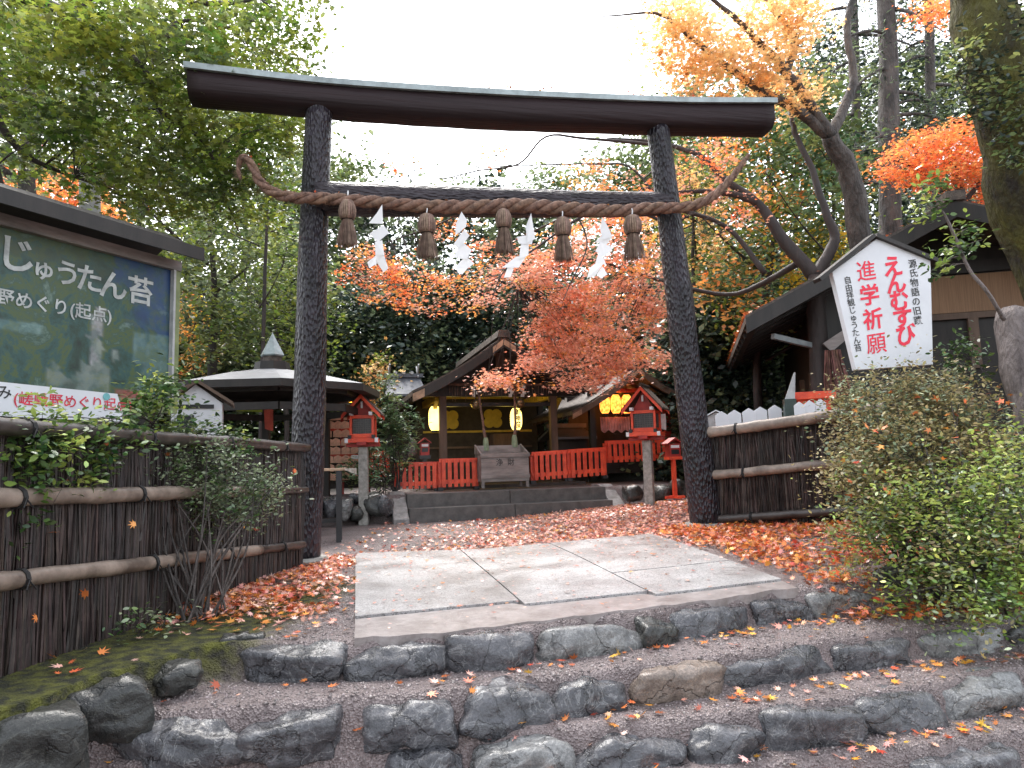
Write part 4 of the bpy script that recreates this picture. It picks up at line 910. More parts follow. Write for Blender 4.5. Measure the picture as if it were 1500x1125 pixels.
# ------------------------------------------------------------------ picket fences
def red_fence(xa,xb,ya_t,ya_b,yb_t,yb_b,Ya,n,lab,endpost=True):
    A0=P(xa,ya_b,Ya); O=A0; n_=Vector((-sY,cY,0)); 
    def on(px,py): d=ray(px,py); return CAM+d*((A0-CAM).dot(n_)/d.dot(n_))
    B0=on(xb,yb_b); At=on(xa,ya_t); Bt=on(xb,yb_t); Lx=(B0-A0).length; h=At.z-A0.z
    t=thing('picket_fence',lab,'fence',tuple(A0),math.atan2(B0.y-A0.y,B0.x-A0.x),'vermilion picket fences before the shrine'); dz=B0.z-A0.z
    for i in range(n):
        x=Lx*(i+.5)/n; z=dz*(i+.5)/n; w=Lx/n*.62
        mb=MB(); mb.prism([(x-w/2,0,z-.0),(x+w/2,0,z-.0),(x+w/2,0,z+h),(x-w/2,0,z+h)],(0,.02,0)); mb.build('picket',red_p,t,bevel=.002)
    for k_ in (.12,.9): MB().prism([(-.02,.022,dz*0+h*k_),(Lx+.02,.022,dz+h*k_),(Lx+.02,.022,dz+h*k_+.07),(-.02,.022,h*k_+.07)],(0,.03,0)).build('rail',red_p,t)
    for x in (0.0,Lx): MB().box((x,.09,(dz*x/Lx)+h*.45),(.07,.07,h*1.02)).build('post',red_p,t); MB().box((x,.09,dz*x/Lx-.03),(.09,.13,.06)).build('foot',black_p,t)
    return t
red_fence(579,641,680,717,679,715,12.2,7,'vermilion picket fence panel nearest to the cypress sprays')
red_fence(646,699,674,714,672,712,12.3,6,'vermilion picket fence panel touching the left of the offering box')
red_fence(782,832,664,704,660,700,12.7,6,'vermilion picket fence panel just right of the offering box')
red_fence(836,888,660,700,657,696,12.85,6,'vermilion picket fence panel ending before the raised side fence')
red_fence(890,978,648,678,643,674,13.4,11,'long red picket fence raised on stones behind the aslant lantern')
red_fence(535,568,662,700,664,700,12.6,5,'short red picket fence seen behind the cypress sprays')
# ------------------------------------------------------------------ offering box
ob0=P(741,714,12.3)
ob=thing('offering_box','grey weathered wooden offering box between the red picket fences','offering box',tuple(ob0),YAW)
f=fac(ob0); bw=(f(777,700)[0]-f(707,700)[0]); bh=f(741,664)[1]; 
MB().prism([(-bw/2,0,.1),(bw/2,0,.1),(bw/2,0,bh),(-bw/2,0,bh)],(0,.5,0)).build('box_body',grey_wood,ob,bevel=.006)
MB().box((0,-.012,.19),(bw+.02,.03,.06)).build('lower_trim',grey_wood,ob); MB().box((0,-.012,bh-.03),(bw+.03,.035,.07)).build('upper_trim',grey_wood,ob)
for sx_ in(-1,1):
    for y in(.03,.47): MB().box((sx_*(bw/2-.03),y,.05),(.05,.05,.1)).build('leg',grey_wood,ob)
    MB().prism([(sx_*(bw/2-.02),.0,bh),(sx_*(bw/2-.02),.5,bh),(sx_*(bw/2-.02),.5,bh+.17)],(sx_*.03,0,0)).build('side_wing',grey_wood,ob)
MB().prism([(-bw/2,.48,bh),(bw/2,.48,bh),(bw/2,.48,bh+.15),(-bw/2,.48,bh+.15)],(0,.03,0)).build('back_board',grey_wood,ob)
for i in range(11): MB().box((-bw/2+bw*(i+.5)/11,.25,bh+.0),(.02,.48,.03)).build('slat',grey_wood,ob)
text_mesh('lettering','浄  財',.13,mat('faint_ink',(.05,.045,.045),.8,bump=0),ob,Matrix.Translation((0,-.004,bh-.16))@Matrix.Rotation(math.pi/2,4,'X'),bold=.01,world=False)
# ------------------------------------------------------------------ gable roofed halls
def gable(O,lab,name,apex,left,right,y0,y1,sag,thick,roofm,bargem,yaw=YAW,bh=.16,tips=True):
    t=thing(name,lab,'shrine building',tuple(O),yaw)
    def slope(e,n=8):
        out=[]
        for i in range(n+1):
            k=i/n; out.append((apex[0]+(e[0]-apex[0])*k,apex[1]+(e[1]-apex[1])*k-sag*4*k*(1-k)))
        return out
    for e in (left,right):
        s=slope(e); mb=MB()
        mb.prism([(x,y0,z) for x,z in s]+[(x,y0,z-thick) for x,z in s[::-1]],(0,y1-y0,0)); mb.build('roof',roofm,t)
        for yy in (y0-.045,y1+.005):
            mb=MB(); mb.prism([(x,yy,z-.035) for x,z in s]+[(x,yy,z-.035-bh) for x,z in s[::-1]],(0,.04,0)); mb.build('bargeboard',bargem,t)
        if tips:
            s2=[s[-1],s[-2]]; mb=MB(); yy=y0-.052
            mb.prism([(s2[0][0],yy,s2[0][1]-.06),(s2[1][0],yy,s2[1][1]-.06),(s2[1][0],yy,s2[1][1]-.03-bh),(s2[0][0],yy,s2[0][1]-.03-bh)],(0,.006,0)); mb.build('gilt_tip',barge_w,t)
            s2=[s[0],s[1]]; s2=[s[0],((s[0][0]*.0+s[1][0]),s[1][1])]
            mb=MB(); mb.prism([(s2[0][0],yy,s2[0][1]-.06),(s2[1][0],yy,s2[1][1]-.06),(s2[1][0],yy,s2[1][1]-.03-bh*.8),(s2[0][0],yy,s2[0][1]-.03-bh*.8)],(0,.006,0)); mb.build('gilt_tip',barge_w,t)
        # rafters under the eave
        for q in np.arange(y0+.25,y1-.1,.3):
            mb=MB(); mb.prism([(x,q,z-thick-.002) for x,z in s[3:]]+[(x,q,z-thick-.05) for x,z in s[3:][::-1]],(0,.05,0)); mb.build('rafter',dk_wood if bargem!=red_d else red_d,t)
    mb=MB(); mb.prism([(apex[0]-.12,y0-.06,apex[1]-.03),(apex[0]+.12,y0-.06,apex[1]-.03),(apex[0]+.09,y0-.06,apex[1]+.1),(apex[0]-.09,y0-.06,apex[1]+.1)],(0,y1-y0+.12,0)); mb.build('ridge',roofm,t)
    return t
HO=P(740,700,13.6); HO.z=TZ
hf=fac(HO)
yf=-.9
ap=hf(737,492,yf); le=hf(604,572,yf); ri=hf(872,562,yf)
hall=gable(HO,'open fronted shrine hall with curved bark roof, lit yellow lanterns and dark posts','shrine_hall',ap,le,ri,yf,3.2,.07,.09,roof_bark,dk_wood,bh=.17)
hall['category']='shrine building'
def hx(px,py,o=0): return hf(px,py,o)
MB().prism([(hx(625,700)[0],-.3,-.3),(hx(850,700)[0],-.3,-.3),(hx(850,700)[0],3.0,-.3),(hx(625,700)[0],3.0,-.3)],(0,0,.36)).build('stone_floor',stair_st,hall)
zb2=hx(740,585)[1]
for px,yy in ((649,0),(811,0),(632,2.6),(792,2.6)):
    x=hx(px,640,yy)[0]; MB().box((x,yy,1.0),(.13,.13,2.0)).build('post',br_wood if yy==0 else dk_wood,hall)
MB().box(((hx(649,585)[0]+hx(811,585)[0])/2,0,zb2+.14),(hx(811,585)[0]-hx(649,585)[0]+.9,.14,.17)).build('front_beam',dk_wood,hall)
MB().box(((hx(649,585)[0]+hx(811,585)[0])/2,-.002,zb2-.1),(hx(811,585)[0]-hx(649,585)[0],.09,.07)).build('tie_beam',dk_wood,hall)
gx0,gx1=hx(649,585)[0],hx(811,585)[0]
MB().prism([(gx0-.35,.05,zb2+.22),(gx1+.35,.05,zb2+.22),(ap[0],.05,ap[1]-.2)],(0,.05,0)).build('gable_wall',dk_wood,hall)
MB().box((hx(736,530)[0],.0,hx(736,528)[1]),(.28,.05,.28)).build('gable_plaque',br_wood,hall)
for s_ in (gx0,gx1): MB().box((s_,1.3,zb2+.1),(.12,2.7,.14)).build('side_beam',yel_w,hall)
for s_,d_ in ((gx0,1),(gx1,-1)):
    MB().beam((s_-d_*.12,.6,zb2-.35),(s_-d_*.12-.0,.0,zb2+.0),.07,.07).build('brace',yel_w,hall)
# interior: screen, rails, emblems
MB().box(((gx0+gx1)/2+.1,2.5,1.0),(gx1-gx0+.6,.05,2.0)).build('back_screen',screen_m,hall)
for zz,m_ in ((hx(700,583,2.45)[1],yel_w),(hx(700,632,2.45)[1],yel_w),(hx(700,655,2.45)[1],br_wood)):
    MB().box(((gx0+gx1)/2+.1,2.44,zz),(gx1-gx0+.3,.05,.045)).build('lattice_rail',m_,hall)
for px,py in ((658,615),(722,613)):
    x,z=hx(px,py,2.4); mb=MB(); r=.12
    for a in (0,1,2,3):
        an=a*math.pi/2+.785; mb.lathe((0,0,0),[],3) if False else None
        cx,cz=x+math.cos(an)*r,z+math.sin(an)*r
        mb.prism([(cx+math.cos(q)*r*1.05,2.40-.004*a,cz+math.sin(q)*r*1.05) for q in np.linspace(0,2*math.pi,17)[:-1]],(0,.003,0))
    mb.build('emblem',gold_p,hall)
MB().box((hx(735,610,2.2)[0],2.2,hx(735,634,2.2)[1]-.2),(.5,.4,.35)).build('altar_table',br_wood,hall)
MB().prism([(hx(724,645,2)[0],2.0,hx(724,645,2)[1]),(hx(748,645,2)[0],2.0,hx(748,645,2)[1]),(hx(748,638,2)[0],2.1,hx(748,636,2)[1]),(hx(724,638,2)[0],2.1,hx(724,636,2)[1])],(0,.02,0)).build('altar_tray',gold_p,hall)
# straw fringe
fx0,fx1=hx(655,563,-.12)[0],hx(805,563,-.12)[0]; fz=hx(700,563,-.12)[1]
fr_=thing('fringe_rope','straight straw rope with hanging straw strands under the hall beam','rope',tuple(Lp(HO,(fx0+fx1)/2,-.14,fz)),YAW)
W2=(fx1-fx0)/2
MB().tube([(-W2,0,.0),(0,0,-.03),(W2,0,0)],.025,8).build('rope',straw_m,fr_,smooth=True)
mb=MB()
for i in range(60):
    x=-W2+2*W2*(i+.5)/60+random.uniform(-.02,.02); mb.tube([(x,0,-.02),(x+random.uniform(-.02,.02),0,-random.uniform(.16,.34))],.004,3,cap=False)
mb.build('strands',straw_m,fr_)
for i,px in enumerate((695,748,766)):
    x=hx(px,565,-.18)[0]; b0=Lp(HO,x,-.18,fz-.0); mb=MB(); zz=0;w=.035
    vs=[]
    for q in range(4):
        o_=(-1)**q*.018; mb.add([Lp(HO,x+o_-w,-.18-.01*q,fz-.02-zz),Lp(HO,x+o_+w,-.18-.01*q,fz-.03-zz),Lp(HO,x+o_+w*.8,-.185-.01*q,fz-.09-zz),Lp(HO,x+o_-w*1.1,-.185-.01*q,fz-.08-zz)],[(0,1,2,3)]); zz+=.055
    o=mb.build('paper_streamer',paper_m,None); tag(o,['tiny white paper zigzag under the hall eave at its left bell','tiny white paper zigzag in the hall between the two ropes and lantern','tiny white paper zigzag in the hall nearest to the right bell'][i],'paper streamer','tiny paper zigzags under the hall eave'); sm=o.modifiers.new('t','SOLIDIFY'); sm.thickness=.001
# bells with ropes
for i,(px,py,pe) in enumerate(((697,592,(712,660)),(761,591,(754,655)))):
    yy=-.35; x,z=hx(px,py,yy); c=Lp(HO,x,yy,z)
    t=thing('shrine_bell',['round brass bell over the left end of the offering box, rope trailing down','round brass bell beside the white lit lantern, with its thick rope'][i],'bell',tuple(c),YAW,'bells above the offering box')
    r=.095; MB().lathe((0,0,-r),[(.01,0)]+[(r*math.sin(a),r-r*math.cos(a)) for a in np.linspace(.25,2.95,12)],20).build('bell',brass,t,smooth=True)
    MB().lathe((0,0,-.012),[(r*1.01,0),(r*1.12,.012),(r*1.01,.024)],20).build('rim',brass,t)
    MB().tube([(0,0,r*.9),(0,0,.32)],.01,6).build('hanger',tie_m,t)
    x2,z2=hx(pe[0],pe[1],-.75); dx=x2-x; dz=z2-z
    pts=bez([(dx*.5,-.05,.2),(dx*.7,-.25,dz*.3),(dx*.85,-.34,dz*.62),(dx,-.4,dz*.78)],5)
    MB().tube(pts,lerps([.018,.022,.028,.03],len(pts)),8,jit=.12).build('bell_rope',rope_m,t,smooth=True)
    MB().tube([pts[-1]+Vector((0,0,.04)),pts[-1]+Vector((0,0,-.02)),pts[-1]+Vector((0,-.0,dz*.22))],[.035,.05,.06],10).build('rope_cover',[rope_m,mat('green_cloth',(.2,.25,.16),.8,.2,8,0)][1],t)
# paper lanterns
def plantern(c,r,h,lab,m,txt=None,grp=None,yaw=YAW):
    t=thing('paper_lantern',lab,'paper lantern',tuple(c),yaw,grp)
    n=22; pr=[]
    for i in range(n+1):
        k=i/n; rr=r*(1-abs(2*k-1)**3.5*.45)*(1+.02*math.cos(i*math.pi)); pr.append((rr,h*(k-.5)))
    MB().lathe((0,0,0),pr,26).build('paper_body',m,t,smooth=True)
    MB().lathe((0,0,h*.5),[(r*.5,0),(r*.55,.0),(r*.55,.04),(r*.45,.04)],20).build('top_rim',black_p,t)
    MB().lathe((0,0,-h*.5-.035),[(r*.45,0),(r*.55,.0),(r*.55,.036),(r*.5,.036)],20).build('bottom_rim',black_p,t)
    MB().tube([(0,0,h*.5+.03),(0,0,h*.5+.25)],.006,5).build('hanging_cord',tie_m,t)
    if txt:
        for i,ch in enumerate(txt):
            text_mesh('lettering',ch,h*.3,blk_txt,t,Matrix.Translation((0,-r-.004,h*.29-i*h*.29))@Matrix.Rotation(math.pi/2,4,'X'),bold=.03,world=False)
    return t
hlc=[]
x,z=hx(756,614,.15); c=Lp(HO,x,.15,z); hlc.append(c)
plantern(c,.115,.42,'glowing paper lantern with black writing hanging in the middle of the open hall',lan_white,'御神燈','lit paper lanterns in the hall')
x,z=hx(637,613,.3); c=Lp(HO,x,.3,z); hlc.append(c)
plantern(c,.12,.46,'glowing paper lantern partly hidden by the left hall post',lan_white,None,'lit paper lanterns in the hall')
for c in hlc:
    for dy in (-.0,):
        l=bpy.data.lights.new('lantern_light','POINT'); l.energy=1.3; l.color=(1,.72,.12); l.shadow_soft_size=.14
        o=bpy.data.objects.new('lantern_light',l); COL.objects.link(o); o.location=c+Vector((0.25 if c is hlc[1] else -.2,.25,.0))
# sub shrine on the right
QO=P(925,680,14.6); QO.z=.6; qf=fac(QO); yq=-.8
QY=YAW
sub=gable(QO,'small vermilion side shrine with three orange lit lanterns under its gable','side_shrine',qf(935,536,yq),qf(838,602,yq),qf(996,575,yq),yq,2.2,.05,.08,roof_bark,br_wood,bh=.12)
zq=qf(905,572)[1]
for px in (868,978):
    x=qf(px,640)[0]; MB().box((x,0,.9),(.12,.12,1.9)).build('post',dk_wood if px==868 else red_d,sub)
MB().box((qf(920,572)[0],-.02,zq),(2.0,.12,.07)).build('red_beam',red_p,sub); MB().box((qf(920,572)[0],-.03,zq+.16),(2.1,.12,.07)).build('upper_red_beam',red_d,sub)
MB().prism([(qf(870,560)[0],.1,zq+.2),(qf(985,560)[0],.1,zq+.2),(qf(935,545)[0],.1,qf(935,545)[1])],(0,.04,0)).build('gable_wall',red_d,sub)
MB().box((qf(935,555)[0],-.06,qf(935,555)[1]),(.22,.05,.36)).build('gable_plaque',br_wood,sub)
MB().box((qf(925,620)[0],1.2,1.1),(1.9,.06,2.2)).build('back_wall',dk_wood,sub)
MB().box((qf(905,670)[0]+.3,.5,.25),(1.6,1.2,.5)).build('inner_platform',dk_wood,sub)
nmL=['orange glowing lantern nearest the hall in the side shrine','orange glowing lantern in the middle of three at the side shrine','orange glowing lantern partly behind the aslant vermilion lantern roof']
for i,px in enumerate((886,902,918)):
    x,z=qf(px,592,-.15); plantern(Lp(QO,x,-.15,z),.105,.38,nmL[i],lan_or,None,'orange lanterns of the side shrine')
l=bpy.data.lights.new('lantern_light','POINT'); l.energy=2.5; l.color=(1,.3,.06); l.shadow_soft_size=.14
x,z=qf(902,592,.25); o=bpy.data.objects.new('lantern_light',l); COL.objects.link(o); o.location=Lp(QO,x,.3,z)
mb=MB(); x0,z0_=qf(879,611,-.05); x1,_=qf(922,611,-.05); zb3=qf(900,632,-.05)[1]
for i in range(22):
    a=x0+(x1-x0)*i/22; b_=x0+(x1-x0)*(i+1)/22; yy=-.05+.015*(i%2)
    mb.add([(a,yy,z0_),(b_,-.05+.015*((i+1)%2),z0_),(b_+.01,-.05+.015*((i+1)%2),zb3-.03*math.sin(i)),(a+.01,yy,zb3-.03*math.sin(i-1))],[(0,1,2,3)])
mb.build('striped_curtain',pink_cl,sub)
# pale small roofs behind the hall
def small_house(px,py_e,py_t,hw,Y,lab,roofm,wallm,chigi=False,depth=1.2,ridge_side=True):
    b=P(px,py_e,Y); s=Y/F; zg=gz(b.x,b.y); w=hw*s; zt2=P(px,py_t,Y).z-zg; ze=b.z-zg
    t=thing('small_shrine',lab,'shrine building',(b.x,b.y,zg),YAW)
    MB().prism([(-w,-.5,ze),(w,-.5,ze),(w*.8,.1,zt2),(-w*.8,.1,zt2)],(0,0,-.05)).build('roof',roofm,t)
    MB().prism([(-w,.7,ze),(w,.7,ze),(w*.8,.1,zt2),(-w*.8,.1,zt2)],(0,0,-.05)).build('roof',roofm,t)
    MB().box((0,.1,zt2+.04),(w*1.9,.12,.09)).build('ridge',roofm,t)
    MB().box((0,.1,ze/2-.03),(w*1.4,.7,ze-.0)).build('body',wallm,t)
    if chigi:
        for sx_ in(-1,1):
            for sy in (-1,1): MB().beam((sx_*w*.7,.1-sy*.08,zt2),(sx_*w*.7,.1+sy*.22,zt2+.28),.03,.05).build('roof_horn',white_w,t)
        for i in range(3): MB().tube([(-w*.4+w*.4*i,-.0,zt2+.1),(-w*.4+w*.4*i,.2,zt2+.1)],.04,8).build('ridge_log',white_w,t)
    return t
small_house(592,580,552,30,16.5,'small sub shrine with pale roof and crossed roof horns behind the cypress',roof_grey,dk_wood,True)
small_house(832,641,626,32,15.2,'low pale grey roofed sub shrine between the hall post and side shrine',roof_grey,dk_wood)
# red donation boxes, white stone
def don_box(px,pb,pt,hw,Y,lab,stand=None):
    b=P(px,pb,Y); s=Y/F; h=P(px,pt,Y).z-b.z; w=hw*s
    base=P(px,stand,Y).z if stand else b.z
    t=thing('donation_box',lab,'donation box',(b.x,b.y,base),YAW,'red donation boxes'); o=b.z-base
    MB().box((0,0,o+h*.35),(w*1.6,w*1.3,h*.7)).build('box_body',red_d,t); MB().box((0,-w*.66,o+h*.3),(w*1.1,.01,h*.22)).build('slot',black_p,t); MB().box((0,-w*.67,o+h*.56),(w*1.2,.012,h*.14)).build('paper_notice',white_p,t)
    for s_ in(-1,1): MB().prism([(0,-w*.9,o+h),(s_*w*1.15,-w*.9,o+h*.72),(s_*w*1.15,-w*.9,o+h*.66),(0,-w*.9,o+h*.92)],(0,w*1.8,0)).build('roof',red_d,t)
    if stand:
        MB().box((0,0,o/2),(.06,.06,o)).build('stand_pole',red_p,t); MB().box((0,0,o+.0),(w*1.9,w*1.5,.05)).build('shelf',red_p,t)
        MB().box((0,0,.02),(.34,.06,.04)).box((0,0,.021),(.06,.34,.04)).build('cross_foot',red_p,t)
    else: MB().box((0,0,o-.03),(w*2,w*1.6,.06)).box((0,0,o-.25),(.06,.06,.4)).build('stand',black_p,t)
don_box(622,667,641,8,12.5,'little red roofed donation box above the left picket fence')
don_box(986,671,641,11,11.9,'red donation box with white notice on a tall cross footed stand',730)
c=P(604,656,12.8); o=rock('stone_marker',c,Vector((.09,0,0)),Vector((0,.07,0)),Vector((0,0,.17)),rock_l,301,rough=.01,small=True); tag(o,'pale upright stone left of the little red donation box','stone')
mb=MB(); mb.prism([tuple(P(975,606,12.6)),tuple(P(966,607,12.6)),tuple(P(968,628,12.6)),tuple(P(976,630,12.6))],(0,.01,0)); o=mb.build('notice_board',white_w,None); tag(o,'small pale notice fixed right of the aslant vermilion lantern','sign')
# ------------------------------------------------------------------ octagonal pavilion
PO=P(398,640,10.6); PO.z=0
pav=thing('pavilion','open pavilion with shallow many sided metal roof and pointed finial','pavilion',tuple(PO),0)
n8=8; ze=P(398,556,10.6-1.5).z; Rr=1.62; zc=P(388,522,10.6).z
eave=[(Rr*math.cos(a),Rr*math.sin(a)) for a in [math.pi/8+i*math.pi/4 for i in range(8)]]
ze=1.93; 
ze=P(400,552,9.0).z-0; zc=ze+.3
mb=MB(); mb.v=[(x,y,ze) for x,y in eave]+[(x*.52,y*.52,ze+.19) for x,y in eave]+[(x*.16,y*.16,zc) for x,y in eave]
for i in range(8): j=(i+1)%8; mb.f+= [(i,j,8+j,8+i),(8+i,8+j,16+j,16+i)]
mb.f.append(tuple(range(16,24))); mb.build('roof',roof_grey,pav)
mb=MB(); mb.v=[(x,y,ze-.004) for x,y in eave]+[(x*1.0,y*1.0,ze-.1) for x,y in eave]+[(x*.9,y*.9,ze-.1) for x,y in eave]+[(x*.5,y*.5,ze+.1) for x,y in eave]
for i in range(8): j=(i+1)%8; mb.f+= [(i,j,8+j,8+i),(8+i,8+j,16+j,16+i),(16+i,16+j,24+j,24+i)]
mb.build('eave_underside',dk_wood,pav)
mb=MB(); mb.v=[(x*.17*s_,y*.17*s_,z) for z,s_ in ((zc-.06,1.0),(zc+.12,.9)) for x,y in eave]; mb.f=[(i,(i+1)%8,8+(i+1)%8,8+i) for i in range(8)]+[tuple(range(8,16))]; mb.build('roof_drum',dk_wood,pav)
MB().lathe((0,0,zc+.12),[(.15,0),(.14,.09),(.13,.1)],8).build('finial_base',roof_bark,pav); MB().lathe((0,0,zc+.21),[(.17,0),(.18,.02),(.005,.36)],6).build('finial',cap_metal,pav)
for x,y in eave:
    if x>1 or (x>0 and y<-1): continue
    MB().box((x*.8,y*.8,ze/2+.0),(.11,.11,ze)).build('post',dk_wood,pav)
for i in range(8):
    a=Vector((*eave[i],0))*.8; b_=Vector((*eave[(i+1)%8],0))*.8
    MB().beam(a+Vector((0,0,ze-.06)),b_+Vector((0,0,ze-.06)),.08,.14).build('eave_beam',dk_wood,pav)
    MB().beam(a+Vector((0,0,ze-.33)),b_+Vector((0,0,ze-.33)),.06,.1).build('tie_beam',dk_wood,pav)
# counter wall
for i in (4,5):
    a=Vector((*eave[i],0))*.8; b_=Vector((*eave[(i+1)%8],0))*.8
    MB().beam(a+Vector((0,0,.82)),b_+Vector((0,0,.82)),.03,.55).build('counter_panel',tin,pav)
red_banner=P(392,607,10.2); mb=MB(); mb.prism([P(386,590,10.2),P(400,590,10.2),P(400,632,10.2),P(388,628,10.2)],(0,.01,0)); mb.build('banner',mat('dull_red_cloth',(.32,.05,.03),.8,.2,6,0),pav,world=True)
mb=MB(); mb.prism([P(346,596,10.9),P(384,598,10.9),P(384,604,10.9),P(346,602,10.9)],(0,.01,0)); mb.build('yellow_green_rail',mat('yellow_green_paint',(.3,.36,.03),.6,.2,6,0),pav,world=True)
# ------------------------------------------------------------------ white cabinet left
wc=P(288,640,8.2); wc.z=0; s=8.2/F
cb=thing('notice_cabinet','white roofed notice cabinet standing between the billboard and the pavilion','cabinet',(wc.x,wc.y,0),math.radians(20))
hw=.27; z0,z1=P(288,640,8.2).z,P(288,588,8.2).z; za=P(280,562,8.2).z
MB().prism([(-hw,0,z0-.6),(hw,0,z0-.6),(hw,0,z1-.02),(-.02,0,za-.01),(-hw,0,z1-.02)],(0,.35,0)).build('body',white_p,cb,bevel=.004)
for s_ in(-1,1): MB().prism([(0,-.1,za+.0),(s_*(hw+.12),-.1,z1-.05),(s_*(hw+.12),-.1,z1-.01),(0,-.1,za+.04)],(0,.55,0)).build('roof',br_wood,cb)
MB().box((-.03,-.01,z1-.06),(.42,.02,.045)).build('black_bar',black_p,cb)
MB().box((-.12,-.008,z0+.1),(.18,.016,.3)).build('window',glass_d,cb)
for s_ in(-1,1): MB().box((s_*.2,.17,(z0-.6)/2),(.07,.07,z0-.6)).build('leg',dk_wood,cb)
# ------------------------------------------------------------------ standing table left of the path
tb0=GT(480,782); tb0=P(480,782,8.6); tb0.z=gz(tb0.x,tb0.y); s=8.6/F
tb=thing('writing_table','tall dark standing table with a plastic sheet hanging from its top','table',tuple(tb0),math.radians(12))
zt3=P(480,688,8.6).z-tb0.z; 
MB().box((.0,.1,zt3),(.42,.4,.03)).build('table_top',barge_w,tb,bevel=.004)
for x in(-.17,.13):
    for y in(-.06,.26): MB().box((x,y,zt3/2),(.06,.06,zt3)).build('leg',black_p,tb)
MB().box((-.02,.1,.25),(.34,.05,.05)).build('stretcher',black_p,tb)
pl_=mat('clear_plastic_sheet',(.35,.33,.3),.12,.2,5,.4,transl=.5); mb=MB()
g=[[Vector((.2+.14*i/5,-.12+.02*math.sin(i*2),zt3+.01-(.02+.06*i/5)*j/3-.0*i)) for i in range(6)] for j in range(4)]
mb.v=[tuple(p) for r_ in g for p in r_]; mb.f=[(j*6+i,j*6+i+1,(j+1)*6+i+1,(j+1)*6+i) for j in range(3) for i in range(5)]; mb.build('plastic_sheet',pl_,tb)
pst=P(457,665,8.6); q=thing('poster_stand','narrow white poster standing on the table behind the gate pillar','sign',(pst.x,pst.y,tb0.z+zt3+.016),math.radians(12))
MB().box((0,0,.16),(.1,.015,.3)).build('poster',white_p,q); MB().box((.07,.02,.17),(.1,.015,.36)).build('backing',black_p,q); MB().box((.02,.008,.345),(.13,.02,.01)).build('blue_edge',mat('blue_trim',(.1,.35,.6),.4,bump=0),q)
# ------------------------------------------------------------------ votive plaque rack
er=P(515,735,12.2); er.z=gz(er.x,er.y)+.0
eo=thing('votive_rack','red framed rack crowded with wooden votive plaques behind the left lantern','rack',tuple(er),YAW)
ef=fac(er)
x0,x1=ef(462,650)[0],ef(540,650)[0]; ztop=ef(500,590)[1]; zbt=ef(500,735)[1]
for x in (x0,(x0+x1)/2,x1): MB().box((x,.06,(ztop)/2),(.06,.06,ztop)).build('post',red_d,eo)
for i in range(6): MB().box(((x0+x1)/2,.03,ztop-.02-i*(ztop-.25)/6),(x1-x0,.04,.05)).build('red_bar',red_p,eo)
MB().prism([(x0-.15,-.3,ztop+.02),(x1+.1,-.3,ztop+.02),(x1+.1,.1,ztop+.2),(x0-.15,.1,ztop+.2)],(0,0,.04)).build('roof',dk_wood,eo)
MB().prism([(x0,-.06,ztop-.12),(x1-.25,-.06,ztop-.12),(x1-.25,-.06,ztop+.0),(x0,-.06,ztop+.0)],(0,.02,0)).build('header_board',white_w,eo)
MB().box(((x0+x1)/2,.14,.75),(x1-x0,.03,1.3)).build('back_panel',screen_m,eo)
em=MB(); em.prism([(-.07,0,-.1),(.07,0,-.1),(.07,0,0),(0,0,.035),(-.07,0,0)],(0,.012,0))
e0o=em.build('votive_plaque',plaque_w,None); 
proto=None; cnt=0
for r_ in range(8):
    for c_ in range(6):
        z=ztop-.3-r_*.145; 
        if z<.12: continue
        x=x0+.08+c_*(x1-x0-.12)/5.3+random.uniform(-.03,.03)
        p=Lp(er,x,-.03-random.uniform(0,.03),z)
        o=e0o if cnt==0 else e0o.copy()
        if cnt: COL.objects.link(o)
        o.location=p; o.rotation_euler=(0,random.uniform(-.1,.1),YAW+random.uniform(-.2,.2)); tag(o,'small wooden votive plaque hanging in the red framed rack','plaque','votive plaques on the red rack'); cnt+=1
plq_w=e0o
for i,(px,py) in enumerate(((527,628),(541,632),(524,672))):
    o=MB().prism([(-.1,0,-.03),(.1,0,-.03),(.1,0,.03),(-.1,0,.03)],(0,.01,0)).build('paper_slip',white_p,None); o.location=P(px,py,11.8); o.rotation_euler=(0,0,YAW); tag(o,['white paper slip tied left of the lantern window','white paper slip tied behind the lantern post upper end','white paper slip tied below the left lantern tray'][i],'paper slip')
lmp=[]
for i,px in enumerate((488,515)):
    o=MB().lathe((0,0,0),[(.12,0),(.13,.03),(.05,.09)],14).build('shop_lamp',orange_l,None,smooth=True); o.location=P(px,592,12.6); tag(o,['orange glowing lamp under the pavilion eave nearest the gate pillar','orange glowing lamp under the pavilion eave nearest the left lantern'][i],'lamp')
# ------------------------------------------------------------------ things behind the right fence
PB=[1058,1077,1098,1115,1136]
for i,px in enumerate(PB):
    b=P(px+ (0),627-(px-1058)*.12,8.5); s=8.5/F
    o=MB().prism([(-.074,0,-.25),(.074,0,-.25),(.076,0,.05),(0,0,.1),(-.076,0,.05)],(0,.02,0)).build('white_board',white_p,None,bevel=.003); o.location=b+Vector((0,0,-.15)); o.rotation_euler=(0,0,-.25)
    tag(o,['white house shaped board under the little white cabinet','white house shaped board just right of the little white cabinet','white house shaped board, third along from the gate pillar','white house shaped board, fourth along from the gate pillar','white house shaped board touching the dark green post'][i],'board','white house shaped boards behind the fence')
for i,px in enumerate((1172,1187,1203)):
    b=P(px,612-i*2,8.1); o=MB().prism([(-.056,0,-.25),(.056,0,-.25),(.058,0,.04),(0,0,.085),(-.058,0,.04)],(0,.02,0)).build('white_board',white_p,None,bevel=.003); o.location=b+Vector((0,0,-.15)); o.rotation_euler=(0,0,-.25)
    tag(o,['white house shaped board just right of the dark green post','white house shaped board directly below the red box','white house shaped board nearest the azalea'][i],'board','white house shaped boards behind the fence')
b=P(1050,625,8.7); wc2=thing('small_white_cabinet','little white gable roofed cabinet with black writing beside the right gate pillar','cabinet',(b.x,b.y,b.z-.3),-.3)
